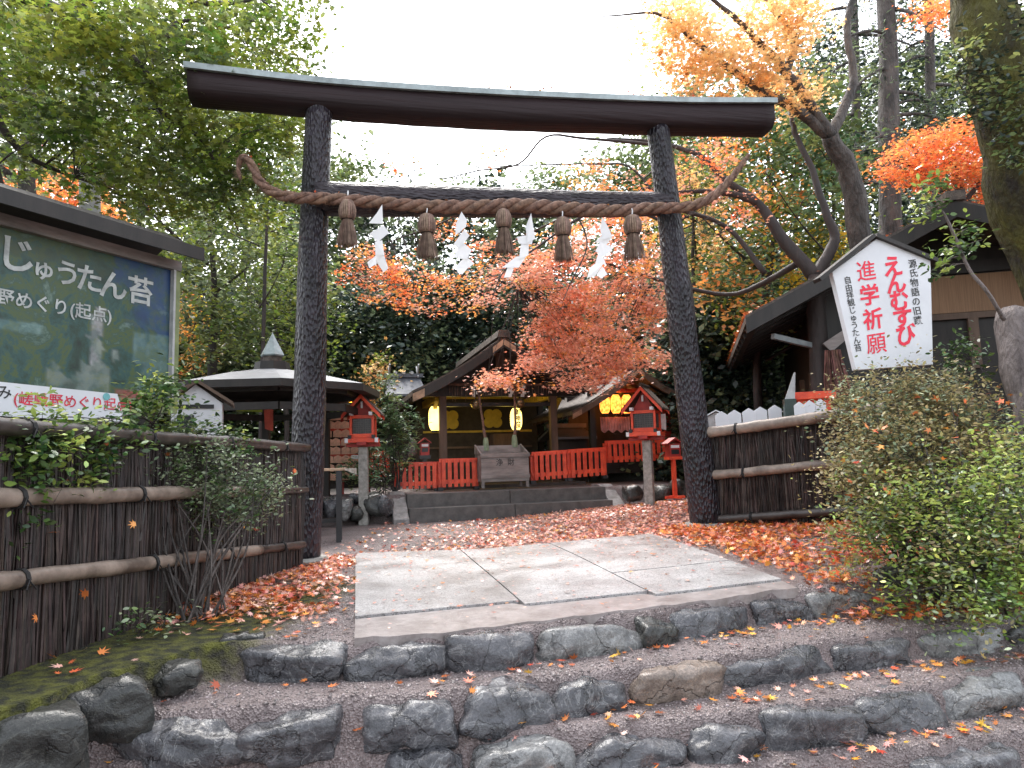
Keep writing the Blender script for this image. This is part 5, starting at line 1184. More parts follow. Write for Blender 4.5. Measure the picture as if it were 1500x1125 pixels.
MB().prism([(-.11,0,0),(.11,0,0),(.11,0,.42),(0,0,.48),(-.11,0,.42)],(0,.2,0)).build('body',white_w,wc2)
for s_ in(-1,1): MB().prism([(0,-.05,.49),(s_*.16,-.05,.405),(s_*.16,-.05,.42),(0,-.05,.505)],(0,.3,0)).build('roof',white_p,wc2)
for i in range(3): text_mesh('lettering','源氏',.07,blk_txt,wc2,Matrix.Translation((.03+.03*i-.02,-.003,.37))@Matrix.Rotation(math.pi/2,4,'X'),world=False,vertical=True) if i==0 else None
MB().box((0,.1,-.25),(.06,.06,.5)).build('post',dk_wood,wc2)
b=P(1160,640,8.3); gp=thing('bollard_post','dark green post capped by a leaning white fabric strip behind the fence','post',(b.x,b.y,b.z-.3),-.2)
MB().box((0,0,.37),(.13,.13,.74)).build('post_shaft',mat('dark_green_paint',(.03,.05,.045),.4,.2,6,.1),gp)
mb=MB(); mb.prism([(-.05,-.02,.74),(.06,-.02,.74),(.085,-.02,1.05),(.07,-.02,1.05)],(0,.02,0)); mb.build('white_strip',white_w,gp)
b=P(1196,612,8.6); rb2=thing('red_box','bright red flat topped box standing against the tea house wall','box',(b.x,b.y,b.z-.2),-.25)
MB().box((0,.1,.25),(.36,.2,.4)).build('body',red_p,rb2,bevel=.004); MB().box((0,.08,.47),(.46,.3,.09)).build('lid',red_p,rb2,bevel=.006)
# ------------------------------------------------------------------ tea house
HY=8.9; ThY=math.radians(-14)
hA=P(1400,289,HY); 
def Tm(px,py,off=0):
    d=ray(px,py); n=Vector((-math.sin(ThY),math.cos(ThY),0)); A=Vector((hA.x,hA.y,0))+n*off; p=CAM+d*((A-CAM).dot(n)/d.dot(n)); v=p-Vector((hA.x,hA.y,0)); return (v.x*math.cos(ThY)+v.y*math.sin(ThY),v.z)
th=thing('tea_house','dark wooden tea house with low gable roof covered in fallen leaves','building',(hA.x,hA.y,0),ThY)
a_=Tm(1398,291,-.5); e_=Tm(1092,462,-.5); zE=e_[1]; slp=(a_[1]-e_[1])/(a_[0]-e_[0]); r_=(a_[0]+3.2,a_[1]-slp*3.2*.72)
y0,y1=-.5,5.2
mb=MB(); mb.prism([(a_[0],y0,a_[1]),(e_[0],y0,e_[1]),(e_[0],y0,e_[1]-.1),(a_[0],y0,a_[1]-.1)],(0,y1-y0,0)); mb.build('roof',roof_bark,th)
mb=MB(); mb.prism([(a_[0],y0,a_[1]),(r_[0],y0,r_[1]),(r_[0],y0,r_[1]-.1),(a_[0],y0,a_[1]-.1)],(0,y1-y0,0)); mb.build('roof',roof_bark,th)
for q in (e_,r_):
    mb=MB(); mb.prism([(a_[0],y0-.03,a_[1]-.04),(q[0],y0-.03,q[1]-.04),(q[0],y0-.03,q[1]-.24),(a_[0],y0-.03,a_[1]-.24)],(0,.05,0)); mb.build('bargeboard',dk_wood,th)
MB().box((a_[0],(y0+y1)/2,a_[1]+.03),(.22,y1-y0+.1,.12)).build('ridge',roof_bark,th)
wx0=Tm(1222,560)[0]; 
MB().prism([(wx0,.4,0),(r_[0]-.3,.4,0),(r_[0]-.3,.4,r_[1]-.1),(a_[0],.4,a_[1]-.12),(wx0,.4,e_[1]+slp*(wx0-e_[0])-.12)],(0,4.4,0)).build('wall',dk_wood,th)
zt4,zb4=Tm(1440,400,.36)[1],Tm(1440,455,.36)[1]
MB().box(((wx0+.9+r_[0]-.4)/2+.1,.385,(zt4+zb4)/2),(r_[0]-.4-wx0-.8,.03,zt4-zb4)).build('board_panel',tan_wall,th)
MB().box(((wx0+.9+r_[0]-.4)/2,.37,zt4+.1),(r_[0]-wx0-.6,.06,.16)).build('upper_beam',dk_wood,th); MB().box(((wx0+.9+r_[0]-.4)/2,.37,zb4-.05),(r_[0]-wx0-.6,.06,.08)).build('lower_beam',br_wood,th)
MB().box((Tm(1428,500,.36)[0],.37,zb4-.4),(.12,.05,.7)).build('wall_post',br_wood,th)
# side wall facing the path, with posts, white papers
for k_ in range(5): MB().box((wx0-.02,.5+k_*1.0,1.0),(.1,.1,2.2)).build('side_post',br_wood,th)
for k_,(ya,yb) in enumerate(((.75,1.05),(1.15,1.4))): MB().box((wx0-.045,(ya+yb)/2,1.25),(.012,yb-ya,.75)).build('paper_notice',white_w,th)
MB().box((wx0-.045,1.9,1.45),(.012,.5,.7)).build('brown_panel',mat('reddish_board',(.16,.05,.035),.6,.3,6,.2),th)
MB().beam((e_[0]+.35,y0+.3,e_[1]-.25),(wx0,.4,e_[1]-.38),.06,.07).build('gutter_arm',tin,th)
MB().tube([(wx0-.07,.3,e_[1]-.3),(wx0-.07,.3,.1)],.035,8).build('downspout',tin,th)
MB().beam((e_[0]+.1,y0,e_[1]-.11),(e_[0]+.1,y1,e_[1]-.11),.09,.07).build('gutter',dk_wood,th)
for q in np.arange(y0+.4,y1,.45): MB().beam((e_[0]+.02,q,e_[1]-.14),(wx0+.1,q,e_[1]+slp*(wx0-e_[0])-.14),.05,.06).build('rafter',dk_wood,th)
mb=MB(); p0=Vector((e_[0]+1.0,y0+.55,e_[1]-.35)); mb.prism([p0,p0+Vector((.45,0,.28)),p0+Vector((.5,0,.2)),p0+Vector((.1,0,-.12))],(0,.05,0)); mb.build('hanging_board',grey_wood,th)
strw=MB()
for i in range(90):
    x=random.uniform(-.16,.2); strw.tube([p0+Vector((x*.5+.1,random.uniform(-.05,.05),-.1)),p0+Vector((x*.8+.12,random.uniform(-.1,.1),-.5)),p0+Vector((x*1.0+.2+random.uniform(-.03,.03),random.uniform(-.1,.1),-.95-random.uniform(0,.3)))],[.012,.01,.004],4,cap=False)
strw.build('straw_bundle',mat('old_straw',(.12,.06,.045),.8,.3,9,0,island=.5),th)
# fallen leaves on the tea house eave
pts=[]
for i in range(1500):
    k_=random.random()**3; y=random.uniform(y0,y1); x=e_[0]+(a_[0]-e_[0])*k_; z=e_[1]+(a_[1]-e_[1])*k_; pts.append(tuple(world_of(th)@Vector((x,y,z+.015+abs(random.gauss(0,.02))))))
o=scatter_leaves('fallen_leaves',pts,.06,T_m5,LF_or,None,tilt=.5); tag(o,kind='stuff')
# cap leaves on the lintel
pts=[]
for i in range(160):
    k_=random.uniform(.35,1); q=tp[int(k_*(K-1))]; pts.append(tuple(q+tn*random.uniform(-.05,.25)+tdir*random.uniform(-.1,.1)+Vector((0,0,.09+random.uniform(0,.02)))))
o=scatter_leaves('fallen_leaves',pts,.045,T_m5,LF_or,None,tilt=.5); tag(o,kind='stuff')
pts=[tuple(random.choice(ctr[20:-20])+Vector((random.uniform(-.05,.05),random.uniform(-.03,.03),.06))) for i in range(60)]
o=scatter_leaves('fallen_leaves',pts,.035,T_m5,LF_or,None,tilt=.5); tag(o,kind='stuff')
# ------------------------------------------------------------------ trees
def gpt(px,Y):                            # a foot on the ground under a picture column
    p=P(px,690,Y); return Vector((p.x,p.y,gz(p.x,p.y)))
def wood_tree(i,px,Y,top,ry,rx,leafm,label,ncl,per=70,leaf=.14,sig=.5,tmpl=T_quad,kind='woodland_tree',cat='tree',r=.16,low=None,bk=None,lean=0,group='trees of the wood behind the shrine'):
    f=gpt(px,Y); T=P(px+lean,top+20,Y); pts=[f-Vector((0,0,.2)),f.lerp(T,.35)+Vector((random.uniform(-.2,.2),0,0)),f.lerp(T,.7)+Vector((random.uniform(-.3,.3),0,0)),T]
    lb=[]
    for k in range(5):
        q=f.lerp(T,.35+.12*k); a=random.uniform(0,6.28); l=random.uniform(.8,2.0); lb.append(([q,q+Vector((math.cos(a)*l*.5,math.sin(a)*l*.5,.25*l)),q+Vector((math.cos(a)*l,math.sin(a)*l,.6*l))],[r*.35,r*.22,r*.1]))
    low=low or 640
    cy_=(top+low)/2; bl=[]
    n=ncl
    for k in range(7):
        yy=top+(low-top)*(k+.5)/7; w_=rx*(.55+.6*math.sin(math.pi*(k+.8)/8)); bl.append((px+lean*(1-k/7)+random.uniform(-.25,.25)*rx,yy,Y+random.uniform(-.6,.6),w_,(low-top)/9,ry,n//7))
    return tree(kind,label,cat,[(pts,[r,r*.8,r*.5,r*.2])]+lb,bl,leafm,leaf,per,sig,tmpl,bk or bark_d,.014,group,tilt=.9,flat=.6,maxlen=2.2,twstep=4,base=f)
FW=[( -120,24,-60,190,[L_far,L_mid],'dense'),(60,27,-40,150,[L_far,L_dark],'tall'),(210,25,60,120,[L_mid,L_far],'loose'),(350,29,110,120,[L_far,L_mid],'pale'),(455,26,250,100,[L_mid,L_far],'leafy'),
    (560,30,268,110,[L_far,L_far,L_dark],'greyish'),(690,27,285,120,[L_far,L_dark],'rounded'),(820,31,262,110,[L_far,L_mid],'soft'),(940,28,225,100,[L_mid,L_far],'mixed'),(1050,26,130,110,[L_mid,L_far],'broad'),
    (1170,29,60,110,[L_dark,L_far],'upright'),(1300,25,110,110,[L_dark,L_mid],'bushy'),(1440,28,60,120,[L_dark,L_far],'shadowy'),(1600,25,-20,150,[L_dark,L_mid],'wide')]
for i,(px,Y,top,rx,lm,ad) in enumerate(FW):
    wood_tree(i,px,Y,top,1.6,rx,lm,'%s green tree of the far wood, %s of fourteen from the left'%(ad,ORD[i]),180 if 450<px<960 else 210,per=80,leaf=.24,sig=.55)
# dark evergreens closing the ground behind the shrine
EV=[(40,15.5,470,90),(170,17,455,90),(290,18,440,90),(430,19,430,90),(540,20,430,80),(615,19,402,95),(720,20.5,415,95),(840,18.5,430,90),(960,19,430,90),(1040,15,420,75),(1120,16.5,370,80),(1240,17,380,90),(1380,17,400,100),(1520,17,380,110)]
for i,(px,Y,top,rx) in enumerate(EV):
    wood_tree(i,px,Y,top,1.2,rx,[L_dark,L_dark,L_far] if i>3 else [L_dark,L_mid,L_far],'dark glossy evergreen of the near row, %s of fourteen from the left'%ORD[i],300,per=64,leaf=.16,sig=.36,kind='evergreen_tree',r=.1,low=690,group='dark evergreens around the shrine')
# left middle distance : slender trunk with light leaves, orange tints
wood_tree(0,305,14,300,.9,95,[L_mid,L_green,L_far],'slender dark trunked tree between billboard and gate with light green leaves',130,per=45,leaf=.11,sig=.28,kind='slender_tree',r=.13,low=520,group=None)
wood_tree(0,420,16,340,.9,60,[L_green,L_mid],'young yellow green tree right behind the left gate pillar',90,per=45,leaf=.11,sig=.26,kind='young_tree',r=.07,low=560,group=None)
wood_tree(0,275,15.5,440,.6,36,[L_or,L_yel],'small amber maple glowing behind the pavilion roof',26,per=40,leaf=.11,sig=.2,tmpl=T_m5,kind='maple_tree',r=.05,low=560,group=None)
wood_tree(0,85,13,262,.7,95,[L_red,L_or],'orange maple showing above the billboard roof',70,per=50,leaf=.11,sig=.2,tmpl=T_m5,kind='maple_tree',r=.07,low=340,group=None)
wood_tree(0,548,17,525,.5,32,[L_or,L_yor,L_green],'low amber bush behind the pavilion eave and cypress',26,per=40,leaf=.11,sig=.2,tmpl=T_m5,kind='maple_shrub',r=.04,low=600,group=None)
# utility pole
pb=gpt(138,12); pt_=P(128,-40,12); pp=thing('utility_pole','plain grey concrete utility pole rising behind the billboard','pole',tuple(pb))
MB().tube([pb,pb.lerp(pt_,.5),pt_],[.19,.17,.14],20).build('pole_shaft',pole_m,pp,world=True,smooth=True)
for zz in (5.5,5.62): MB().lathe(pb+Vector((0,0,zz)),[(.17,0),(.185,0),(.185,.03),(.17,.03)],18).build('steel_band',tin,pp,world=True)
# overhead green maple, upper left
f=Vector((-4.6,6.2,0)); f.z=gz(f.x,f.y)
tr=[f-Vector((0,0,.2)),f+Vector((.1,0,2)),P(-90,-60,6.4),P(-60,-160,6.4)]
tree('green_maple_tree','near green maple whose dark branch and leaves overhang the upper left','tree',
 [(tr,[.26,.22,.18,.15]),([P(-90,-60,6.4),(40,-5,6.5),(100,22,6.6),(165,56,6.8),(215,110,7.0),(230,160,7.2)],[.1,.075,.06,.045,.03,.012]),([(100,22,6.6),(130,0,6.8),(200,-20,7),(300,5,7.6),(380,-2,8)],[.05,.04,.035,.03,.012]),
  ([P(-90,-60,6.4),(-30,120,6.6),(30,220,6.8),(110,260,7.2)],[.07,.05,.03,.012]),([(215,110,7.0),(250,40,7.6),(290,30,7.8),(340,40,8),(400,15,8.4)],[.03,.026,.022,.018,.008]),([(230,160,7.2),(300,210,7.6),(330,290,8),(350,340,8.2)],[.03,.022,.016,.008])],
 [(60,50,6.6,110,60,1.0,42),(190,60,7,120,70,1.0,52),(320,40,7.8,100,55,.9,40),(420,20,8.3,60,35,.7,12),(420,90,8.4,40,45,.6,9),(60,160,6.8,100,70,.9,34),(190,180,7.2,110,80,.9,46),(310,170,7.8,90,80,.9,44),(400,170,8.2,60,50,.7,18),(250,270,7.6,100,50,.8,34),(340,270,8,60,55,.7,22),(120,250,7.2,90,40,.8,20),(410,240,8.4,45,40,.6,8)],
 [L_green,L_green,L_mid],.085,46,.2,T_m5,bark_d,.008,tilt=.6,flat=.3,maxlen=2.6,twstep=2,base=f)
# back tree on the left, darker
wood_tree(0,-10,11,-60,1.0,130,[L_far,L_mid],'grey green tree with leaning pale trunk at the left picture edge',90,per=55,leaf=.09,sig=.32,kind='leaning_tree',r=.2,low=260,lean=60,bk=bark_g,group=None)
wood_tree(0,380,13,-40,1.0,95,[L_far,L_green],'airy green tree standing behind the lintel left end',95,per=50,leaf=.11,sig=.3,kind='airy_tree',r=.045,low=330,group=None)
# right : forked maple with pale and dark limbs
f=gpt(1190,9.6)
fork=P(1195,405,9.6)
rose_limbs=[([f-Vector((0,0,.2)),f.lerp(fork,.5)+Vector((.05,0,0)),fork],[.17,.13,.12]),
 ([fork,(1150,355,9.7),(1110,298,9.8),(1060,262,10),(1030,230,10.2),(985,214,10.4),(940,206,10.6),(888,203,10.8)],[.1,.085,.065,.05,.04,.034,.026,.012]),
 ([(1110,298,9.8),(1075,285,9.8),(1030,280,9.9),(990,282,10),(940,275,10.2)],[.05,.045,.035,.026,.01]),
 ([fork,(1222,352,9.6),(1210,310,9.6),(1190,250,9.7),(1165,195,9.8),(1158,165,9.9)],[.085,.07,.055,.045,.038,.03]),
 ([(1120,400,10.2),(1060,330,10.6),(960,300,10.8),(900,290,11),(800,330,11.2),(740,360,11.4)],[.04,.035,.03,.025,.016,.008]),
 ([(1170,385,9.8),(1080,430,10.6),(1000,420,11),(930,400,11.2),(850,380,11.4),(760,420,11.2)],[.05,.035,.028,.022,.016,.008]),
 ([(985,214,10.4),(860,203,10.8),(800,200,11),(760,240,11),(700,250,11.2),(640,262,11.4),(600,245,11.5)],[.03,.02,.016,.014,.012,.009,.004])]
tree('rose_maple_tree','forked maple whose rose coloured sprays droop over the shrine hall roof','tree',rose_limbs,
 [(895,350,11,90,50,.7,44),(850,415,11,90,45,.7,48),(815,440,11,40,36,.6,22),(900,460,11,70,45,.7,46),(850,490,11,75,32,.6,44),(738,556,11,32,10,.4,16),(800,530,11,42,16,.4,24),(812,500,11,34,20,.4,16),(850,555,11,50,16,.4,18),(900,545,11,40,14,.4,16),(800,470,11,30,25,.4,12),(880,520,11,70,26,.5,34),(940,400,11,40,60,.6,26),(930,525,11,50,15,.4,22),(950,470,11,30,35,.4,14),(745,410,11.2,40,22,.5,12),(700,440,11.2,30,16,.4,6),(790,380,11.2,50,20,.5,14)],
 [L_pink,L_pink,L_pink,L_pink,L_or],.066,46,.15,T_m5,bark_d,.008,tilt=.55,flat=.28,maxlen=2.4,twstep=3,base=f)
# orange sprigs: thin maple reaching across under the crossbeam
f=gpt(1010,9.4)
tree('slim_maple_tree','slim maple with sparse orange red sprigs scattered behind the crossbeam and rope','tree',
 [([f,P(1020,560,9.5),P(1010,420,9.6),P(985,330,9.6)],[.05,.045,.035,.03]),([(985,330,9.6),(900,300,9.7),(848,320,9.6),(790,360,9.4),(740,395,9.2),(720,440,9)],[.025,.022,.02,.014,.01,.005]),([(848,320,9.6),(860,360,9.5),(838,410,9.4),(825,440,9.3)],[.012,.01,.008,.004]),
  ([(900,300,9.7),(780,290,10),(700,300,10.2),(640,330,10.2),(560,360,10.4),(520,400,10.5)],[.02,.016,.014,.012,.009,.004]),([(985,330,9.6),(930,250,9.8),(870,240,10),(700,245,10.4)],[.02,.016,.012,.005])],
 [(540,395,10.4,55,35,.4,26),(600,410,10.3,40,30,.4,14),(655,340,10.2,26,26,.3,6),(650,420,10.2,55,24,.4,12),(705,380,9.6,40,50,.4,7),(575,440,10.4,50,14,.3,8),(640,455,10.2,40,10,.3,4),(890,270,9.9,50,30,.4,9),(1040,235,9.8,50,40,.4,16),(1080,300,9.8,40,30,.4,9),(600,240,10.5,50,12,.3,3),(700,225,10.5,50,14,.3,3),(850,250,10,45,20,.3,5),(960,280,9.8,40,30,.4,10)],
 [L_red,L_or,L_pink],.058,34,.13,T_m5,bark_d,.006,tilt=.6,flat=.3,maxlen=1.6,base=f)
# big leaning tree with amber leaves
f=gpt(1285,10.5)
tree('amber_maple_tree','large leaning maple with amber leaves above the right end of the lintel','tree',
 [([f-Vector((0,0,.2)),P(1282,500,10.4),P(1266,370,10.2),P(1245,265,10),P(1215,200,9.8)],[.24,.19,.17,.15,.12]),
  ([P(1215,200,9.8),(1185,150,9.6),(1150,105,9.4),(1110,60,9.2),(1075,25,9),(1030,-10,8.8)],[.1,.075,.06,.045,.034,.02]),
  ([P(1215,200,9.8),(1165,160,9.6),(1110,130,9.4),(1050,85,9.2),(1000,45,9),(960,20,9),(880,25,9)],[.085,.07,.055,.042,.03,.018,.006]),
  ([(1150,105,9.4),(1165,60,9.4),(1130,10,9.4),(1100,-30,9.4)],[.06,.05,.04,.03]),([(1215,200,9.8),(1250,120,10),(1240,40,10),(1260,-30,10)],[.09,.06,.05,.04])],
 [(1010,70,9.2,60,45,.6,26),(1050,110,9.2,75,35,.6,25),(1110,60,9.2,70,55,.7,28),(1150,20,9.3,60,35,.6,24),(1000,20,9.1,50,30,.5,14),(1160,130,9.5,40,30,.5,12)],
 [L_yor],.08,50,.17,T_m5,bark_g,.008,tilt=.6,flat=.3,maxlen=2,twstep=3,base=f)
# green maples around right of gate
wood_tree(0,1120,13,170,.9,85,[L_mid,L_con,L_green,L_or],'green tree tinged with orange between right gate pillar and tea house',150,per=48,leaf=.11,sig=.28,kind='tinged_tree',r=.1,low=480,group=None)
wood_tree(0,1020,14,230,.7,55,[L_mid,L_yor,L_green],'mottled green and amber tree just right of the right gate pillar',80,per=45,leaf=.11,sig=.24,kind='mottled_tree',r=.07,low=420,group=None,tmpl=T_m5)
wood_tree(0,1205,12.5,330,.6,60,[L_yel,L_mid],'small golden leaved tree glowing behind the fork of the maple',44,per=40,leaf=.11,sig=.22,kind='golden_tree',r=.05,low=450,group=None)
wood_tree(0,1210,11.5,120,.6,55,[L_mid,L_con],'leafy green tree wrapped around the leaning maple trunk',70,per=40,leaf=.11,sig=.2,kind='leafy_tree',r=.05,low=330,group=None)
# conifers upper right with tall bare trunks
for (px,Y,r_,lab) in ((1312,15,.28,'tall bare conifer trunk with sparse dark boughs right of the leaning maple'),(1266,17,.14,'thin bare conifer trunk nearest to the leaning maple'),(1375,16,.16,'thin conifer trunk nearest to the mossy trunk')):
    f=gpt(px,Y); T=P(px-18,-120,Y); lb=[];bl=[]
    for k in range(9):
        yy=-20+k*36+random.uniform(-10,10); sx_=random.choice((-1,1)); q=P(px-12+yy*.04,yy,Y); e_p=P(px+sx_*random.uniform(45,80),yy+random.uniform(5,40),Y+random.uniform(-1,1)); lb.append(([q,(q+e_p)/2+Vector((0,0,.1)),e_p],[.05,.035,.012])); bl.append((px+sx_*45,yy+18,Y,45,14,.6,7))
    tree('conifer_tree',lab,'tree',[([f,f.lerp(T,.5),T],[r_,r_*.8,r_*.6])]+lb,bl,[L_dark,L_far],.11,46,.24,T_spray,bark_g,.012,'tall conifers at the upper right',tilt=.9,flat=.7,maxlen=1.6,twstep=2,base=f)
# bright orange-red maple upper right
f=gpt(1440,13)
tree('scarlet_maple_tree','bright orange red maple glowing above the tea house roof','tree',
 [([f,P(1430,420,13),P(1410,300,13),P(1390,220,13)],[.12,.1,.08,.05]),([P(1410,300,13),(1350,250,12.8),(1310,235,12.6)],[.05,.035,.015]),([P(1410,300,13),(1450,250,13),(1480,230,13)],[.05,.035,.015])],
 [(1345,225,12.8,50,24,.6,34),(1400,205,13,55,30,.7,44),(1440,250,13,50,32,.7,44),(1380,255,12.8,60,24,.6,34),(1460,290,13,40,24,.5,26),(1300,250,12.6,30,16,.4,10),(1385,12,12,45,22,.5,22)],
 [L_red,L_red,L_or],.075,46,.17,T_m5,bark_d,.008,tilt=.55,flat=.3,maxlen=2,twstep=3,base=f)
# mossy leaning trunk at the right edge
f=Vector((6.2,8.0,0)); f.z=gz(f.x,f.y)
tree('mossy_tree','huge moss covered trunk leaning in at the upper right corner','tree',
 [([f-Vector((0,0,.3)),P(1610,560,7.6),P(1520,300,7.3),P(1468,120,7.1),P(1430,-30,7),P(1400,-160,7)],[.5,.44,.38,.33,.3,.26]),([P(1520,300,7.3),(1560,150,7.2),(1600,60,7.2)],[.2,.13,.1]),([(1468,120,7.1),(1440,100,6.9),(1400,110,6.8)],[.06,.03,.012])],
 [(1470,150,6.7,38,45,.4,18),(1440,80,6.8,40,26,.4,8),(1420,130,6.9,35,20,.3,6),(1495,60,6.8,20,50,.3,10),(1490,220,6.8,18,30,.3,6)],
 [L_dark,L_mid],.062,34,.12,T_oval,bark_moss,.006,tilt=.8,flat=.6,maxlen=1,base=f)
# weathered cut trunk at the right edge with a thin leafy shoot
f=P(1545,880,5.0); f.z=gz(f.x,f.y)-.1
stp=tree('cut_tree','weathered grey cut trunk at the right edge with one thin leafy shoot','tree',
 [([f,P(1525,660,5.2),P(1500,560,5.35),P(1482,462,5.5)],[.17,.15,.13,.125]),([P(1470,468,5.4),(1448,430,5.3),(1420,395,5.3),(1398,345,5.3),(1380,310,5.3),(1350,292,5.3)],[.016,.014,.013,.011,.009,.005])],
 [(1352,300,5.3,26,24,.15,9),(1395,365,5.3,28,18,.15,9),(1420,345,5.3,24,14,.15,5),(1375,395,5.3,16,12,.12,4),(1370,270,5.3,20,14,.12,4)],
 [L_ivy,L_bush],.055,14,.055,T_oval,bark_stump,.004,tilt=.7,flat=.7,maxlen=.5,base=f)
# small green sprout under the trunk
def bush(name,label,cat,feet,blobs,lm,leaf,per,sig,tmpl,nst,bk,r=.012,group=None,tilt=.8,flat=.8,twstep=1,maxlen=1.4,lift=None):
    root=thing(name,label,cat,tuple(feet[0]),0,group)
    cl=blob_clusters(blobs); stems=[]; mb=MB()
    for i in range(nst):
        ft=Vector(random.choice(feet))+Vector((random.uniform(-.08,.08),random.uniform(-.05,.05),-.03)); c=Vector(random.choice(cl)); 
        mid=ft.lerp(c,.45)+Vector((random.uniform(-.1,.1),random.uniform(-.08,.08),random.uniform(-.02,.12)))
        pth=bez([ft,mid,c],5); stems.append(pth); mb.tube(pth,lerps([r*random.uniform(.7,1.3),r*.7,r*.25],len(pth)),5,cap=False)
    twigs(mb,cl,stems,r*.35,maxlen,3,twstep); mb.build('stems',bk,root,world=True,smooth=True)
    lm=lm if isinstance(lm,list) else [lm]; random.shuffle(cl)
    for i,m in enumerate(lm):
        sub=cl[i::len(lm)]
        if sub: scatter_leaves('foliage',cluster_leaves(sub,per,sig,flat),leaf,tmpl,m,root,tilt=tilt)
    return root
bush('evergreen_seedling','young dark green sprout below the board wall of the tea house','plant',[P(1425,600,6.0)-Vector((0,0,.5))],[(1425,520,6.0,35,40,.2,16),(1385,530,6,14,18,.1,4)],[L_ivy],.05,16,.06,T_oval,5,bark_d,.01)
# azalea on the right
fz_=[P(1330,840,5.3),P(1400,830,5.0),P(1450,850,4.7),P(1380,860,4.9)]
for v in fz_: v.z=gz(v.x,v.y)
bush('azalea_bush','large sprawling azalea with brownish upper leaves below the white five sided sign','shrub',fz_,
 [(1310,590,5.7,80,45,.35,72),(1385,600,5.6,75,50,.4,74),(1240,700,5.3,30,45,.2,18),(1270,650,5.6,55,45,.3,38),(1340,660,5.4,80,50,.4,66),(1420,660,5.3,55,50,.4,40),(1300,710,5.3,60,35,.3,36),(1250,600,5.8,30,30,.2,14)],
 [L_bush2,L_bush2,L_bush2,L_shrub],.034,58,.105,T_oval,60,bark_g,.012,tilt=.8,flat=.8,twstep=2)
bush('azalea_bush','bright yellow green azalea spilling over the rocks at the right edge','shrub',[P(1420,860,4.7),P(1480,850,4.5)],
 [(1380,740,4.9,85,45,.35,60),(1470,720,4.7,60,60,.4,52),(1310,760,5.0,60,36,.25,40),(1270,790,5.0,34,24,.2,14),(1440,800,4.5,80,35,.3,48),(1500,800,4.4,50,60,.3,40),(1350,830,4.7,32,20,.2,12),(1450,870,4.3,50,24,.2,22),(1225,770,5.0,14,16,.1,4),(1255,835,4.9,16,12,.1,4),(1240,690,5.1,14,14,.1,4),(1330,875,4.6,24,12,.1,6),(1420,895,4.3,26,10,.1,6),(1400,850,4.5,40,18,.15,12),(1490,660,4.9,35,40,.3,16)],
 [L_bush,L_bush,L_bush,L_yel] if False else [L_bush,L_bush,L_bush,L_bush2,L_shrub],.036,46,.115,T_oval,50,bark_g,.012,tilt=.75,flat=.7,twstep=2)
pts=[]
for _ in range(110):
    a=P(random.uniform(1230,1490),random.uniform(560,800),4.9+random.uniform(-.2,.4)); pts.append(tuple(a))
o=scatter_leaves('fallen_leaves',pts,.055,T_m5,LF_or,None,tilt=.7); tag(o,kind='stuff')
# shrub and creepers over the left fence
fl=GT(275,912)
bush('fence_shrub','small leaved grey green shrub leaning on the left brushwood fence','shrub',[fl,fl+Vector((.12,.1,0)),fl+Vector((.05,.15,0))],
 [(290,675,4.75,85,34,.15,54),(210,690,4.5,60,30,.12,26),(350,720,4.85,60,30,.15,40),(170,690,4.4,60,34,.12,22),(390,700,5.0,30,22,.1,10),(250,670,4.65,60,26,.15,26),(330,760,4.75,45,24,.12,12),(290,730,4.7,60,22,.12,18),(380,745,4.9,20,18,.1,5),(230,700,4.6,40,20,.12,8)],
 [L_shrub,L_shrub,L_ivy],.03,36,.065,T_oval,26,bark_g,.009,tilt=.8,flat=.8,twstep=1,maxlen=1)
bush('creeper','ivy trailing over the top rail of the left fence below the white banner','vine',[P(60,640,3.6),P(180,640,4.3),P(230,620,4.6)],
 [(50,655,3.5,60,26,.1,34),(130,655,3.9,60,22,.1,24),(330,640,5.3,50,14,.1,12),(20,690,3.4,60,50,.08,34),(110,690,3.8,50,26,.1,16),(20,560+100,3.3,40,30,.08,14),(110,640,3.75,50,24,.12,16),(180,630,4.15,50,22,.12,16),(225,590,4.5,38,34,.14,26),(240,560,4.7,24,28,.12,14),(60,610,3.65,25,14,.08,5),(250,625,4.7,35,18,.12,12),(290,630,5.2,30,12,.12,8),(30,770,3.4,40,40,.05,5),(100,700,3.7,40,30,.06,6)],
 [L_ivy,L_ivy,L_bush],.044,18,.055,T_oval,14,bark_d,.006,tilt=.8,flat=.8,twstep=1,maxlen=.8)
bush('ground_plant','low leafy seedling at the foot of the left brushwood fence','plant',[GT(215,925)],[(215,905,3.95,40,16,.1,8),(180,920,3.8,12,8,.05,2),(250,910,4.0,26,12,.08,4)],[L_ivy,L_shrub],.035,9,.04,T_oval,5,bark_d,.005)
pts=[]
for (px,py) in ((75,705),(178,768),(315,712),(240,745),(105,870),(30,905),(345,770),(360,775),(140,650),(230,665),(60,780),(380,700),(420,690)):
    Y=FA.y+(FB.y-FA.y)*((px+120)/556)**1.6; q=vplane(px,py,FA,FB); pts.append(tuple(q+ln_*(.07+random.uniform(0,.01))))
o=scatter_leaves('caught_leaves',pts,.065,T_m7,LF_or,None,tilt=1.3); tag(o,kind='stuff')
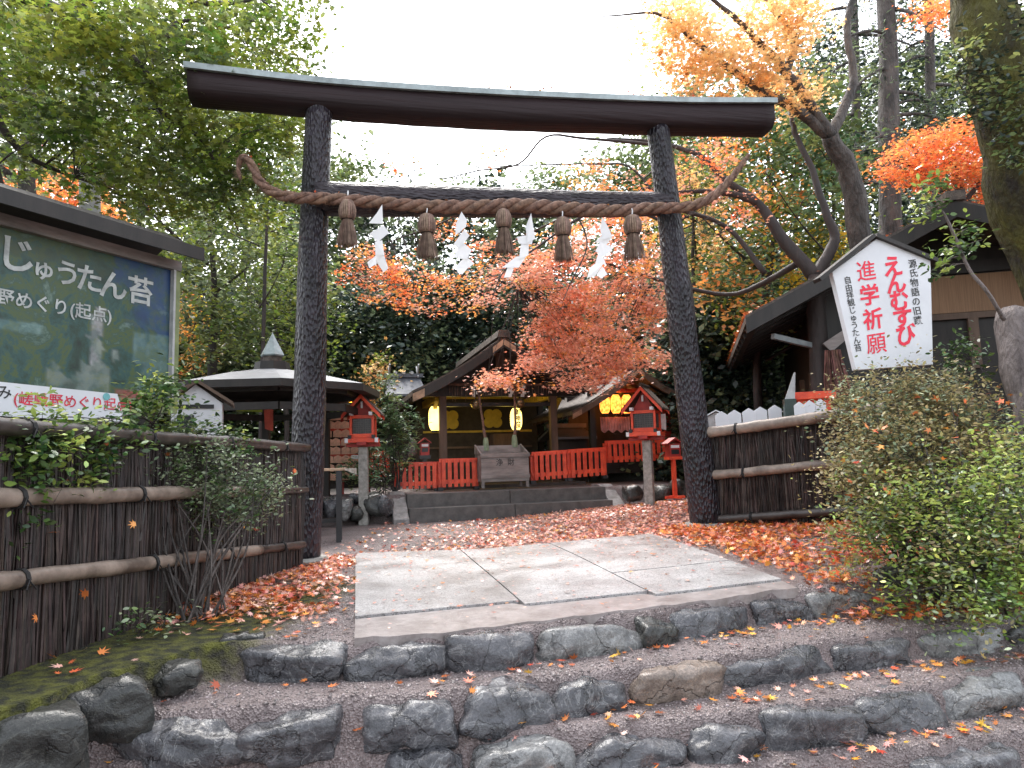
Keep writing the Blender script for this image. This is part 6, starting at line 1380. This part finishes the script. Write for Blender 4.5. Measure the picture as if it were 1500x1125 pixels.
# cypress sprays beside the left lantern
f=gpt(578,11.9); f=P(578,715,11.9)
bush('cypress_sapling','feathery green cypress sapling between the left lantern and the hall','plant',[f],
 [(567,555,11.9,10,26,.15,8),(575,595,11.9,26,22,.25,20),(585,620,11.9,30,26,.3,30),(565,650,11.9,36,28,.3,28),(590,665,11.9,20,24,.25,12),(520,690,11.6,30,22,.3,14),(545,690,11.8,30,25,.3,14)],
 [L_con,L_con,L_mid],.1,22,.08,T_spray,14,bark_d,.014,tilt=.5,flat=.4,maxlen=.7)
# plants inside the pavilion area and beside it
bush('potted_shrub','dark shrub filling the space behind the left lantern','shrub',[P(555,730,12.0)],[(550,700,12,22,22,.25,18),(600,690,12.8,18,25,.2,8)],[L_dark,L_far],.06,26,.1,T_oval,6,bark_d,.01)
# ------------------------------------------------------------------ light
SUN_EL=math.radians(55); SUN_AZ=math.radians(-20)      # azimuth from +Y toward +X
w=bpy.data.worlds.new('World'); SC.world=w; w.use_nodes=True; N,L=w.node_tree.nodes,w.node_tree.links
sky=N.new('ShaderNodeTexSky'); sky.sky_type='NISHITA'; sky.sun_disc=False; sky.sun_elevation=SUN_EL; sky.sun_rotation=SUN_AZ; sky.dust_density=3; sky.air_density=1.2
hs=N.new('ShaderNodeHueSaturation'); hs.inputs['Saturation'].default_value=.3; hs.inputs['Value'].default_value=1.0
L.new(sky.outputs[0],hs.inputs['Color']); L.new(hs.outputs[0],N['Background'].inputs[0]); N['Background'].inputs[1].default_value=.15
sd=bpy.data.lights.new('sun','SUN'); sd.energy=.7; sd.angle=math.radians(25); sd.color=(1,.96,.9)
so=bpy.data.objects.new('sun',sd); COL.objects.link(so)
dv=Vector((math.sin(SUN_AZ)*math.cos(SUN_EL),math.cos(SUN_AZ)*math.cos(SUN_EL),math.sin(SUN_EL)))
so.rotation_euler=(-dv).to_track_quat('-Z','Y').to_euler(); so.location=(0,0,20)
vs=SC.view_settings; vs.view_transform='Standard'; vs.look='None'; vs.gamma=1; vs.use_curve_mapping=False; vs.exposure=2.1
SC.render.engine='CYCLES'; cy=SC.cycles; cy.use_denoising=True; cy.max_bounces=6; cy.diffuse_bounces=3; cy.glossy_bounces=2; cy.transmission_bounces=3; cy.transparent_max_bounces=4; cy.caustics_reflective=False; cy.caustics_refractive=False; cy.sample_clamp_indirect=6
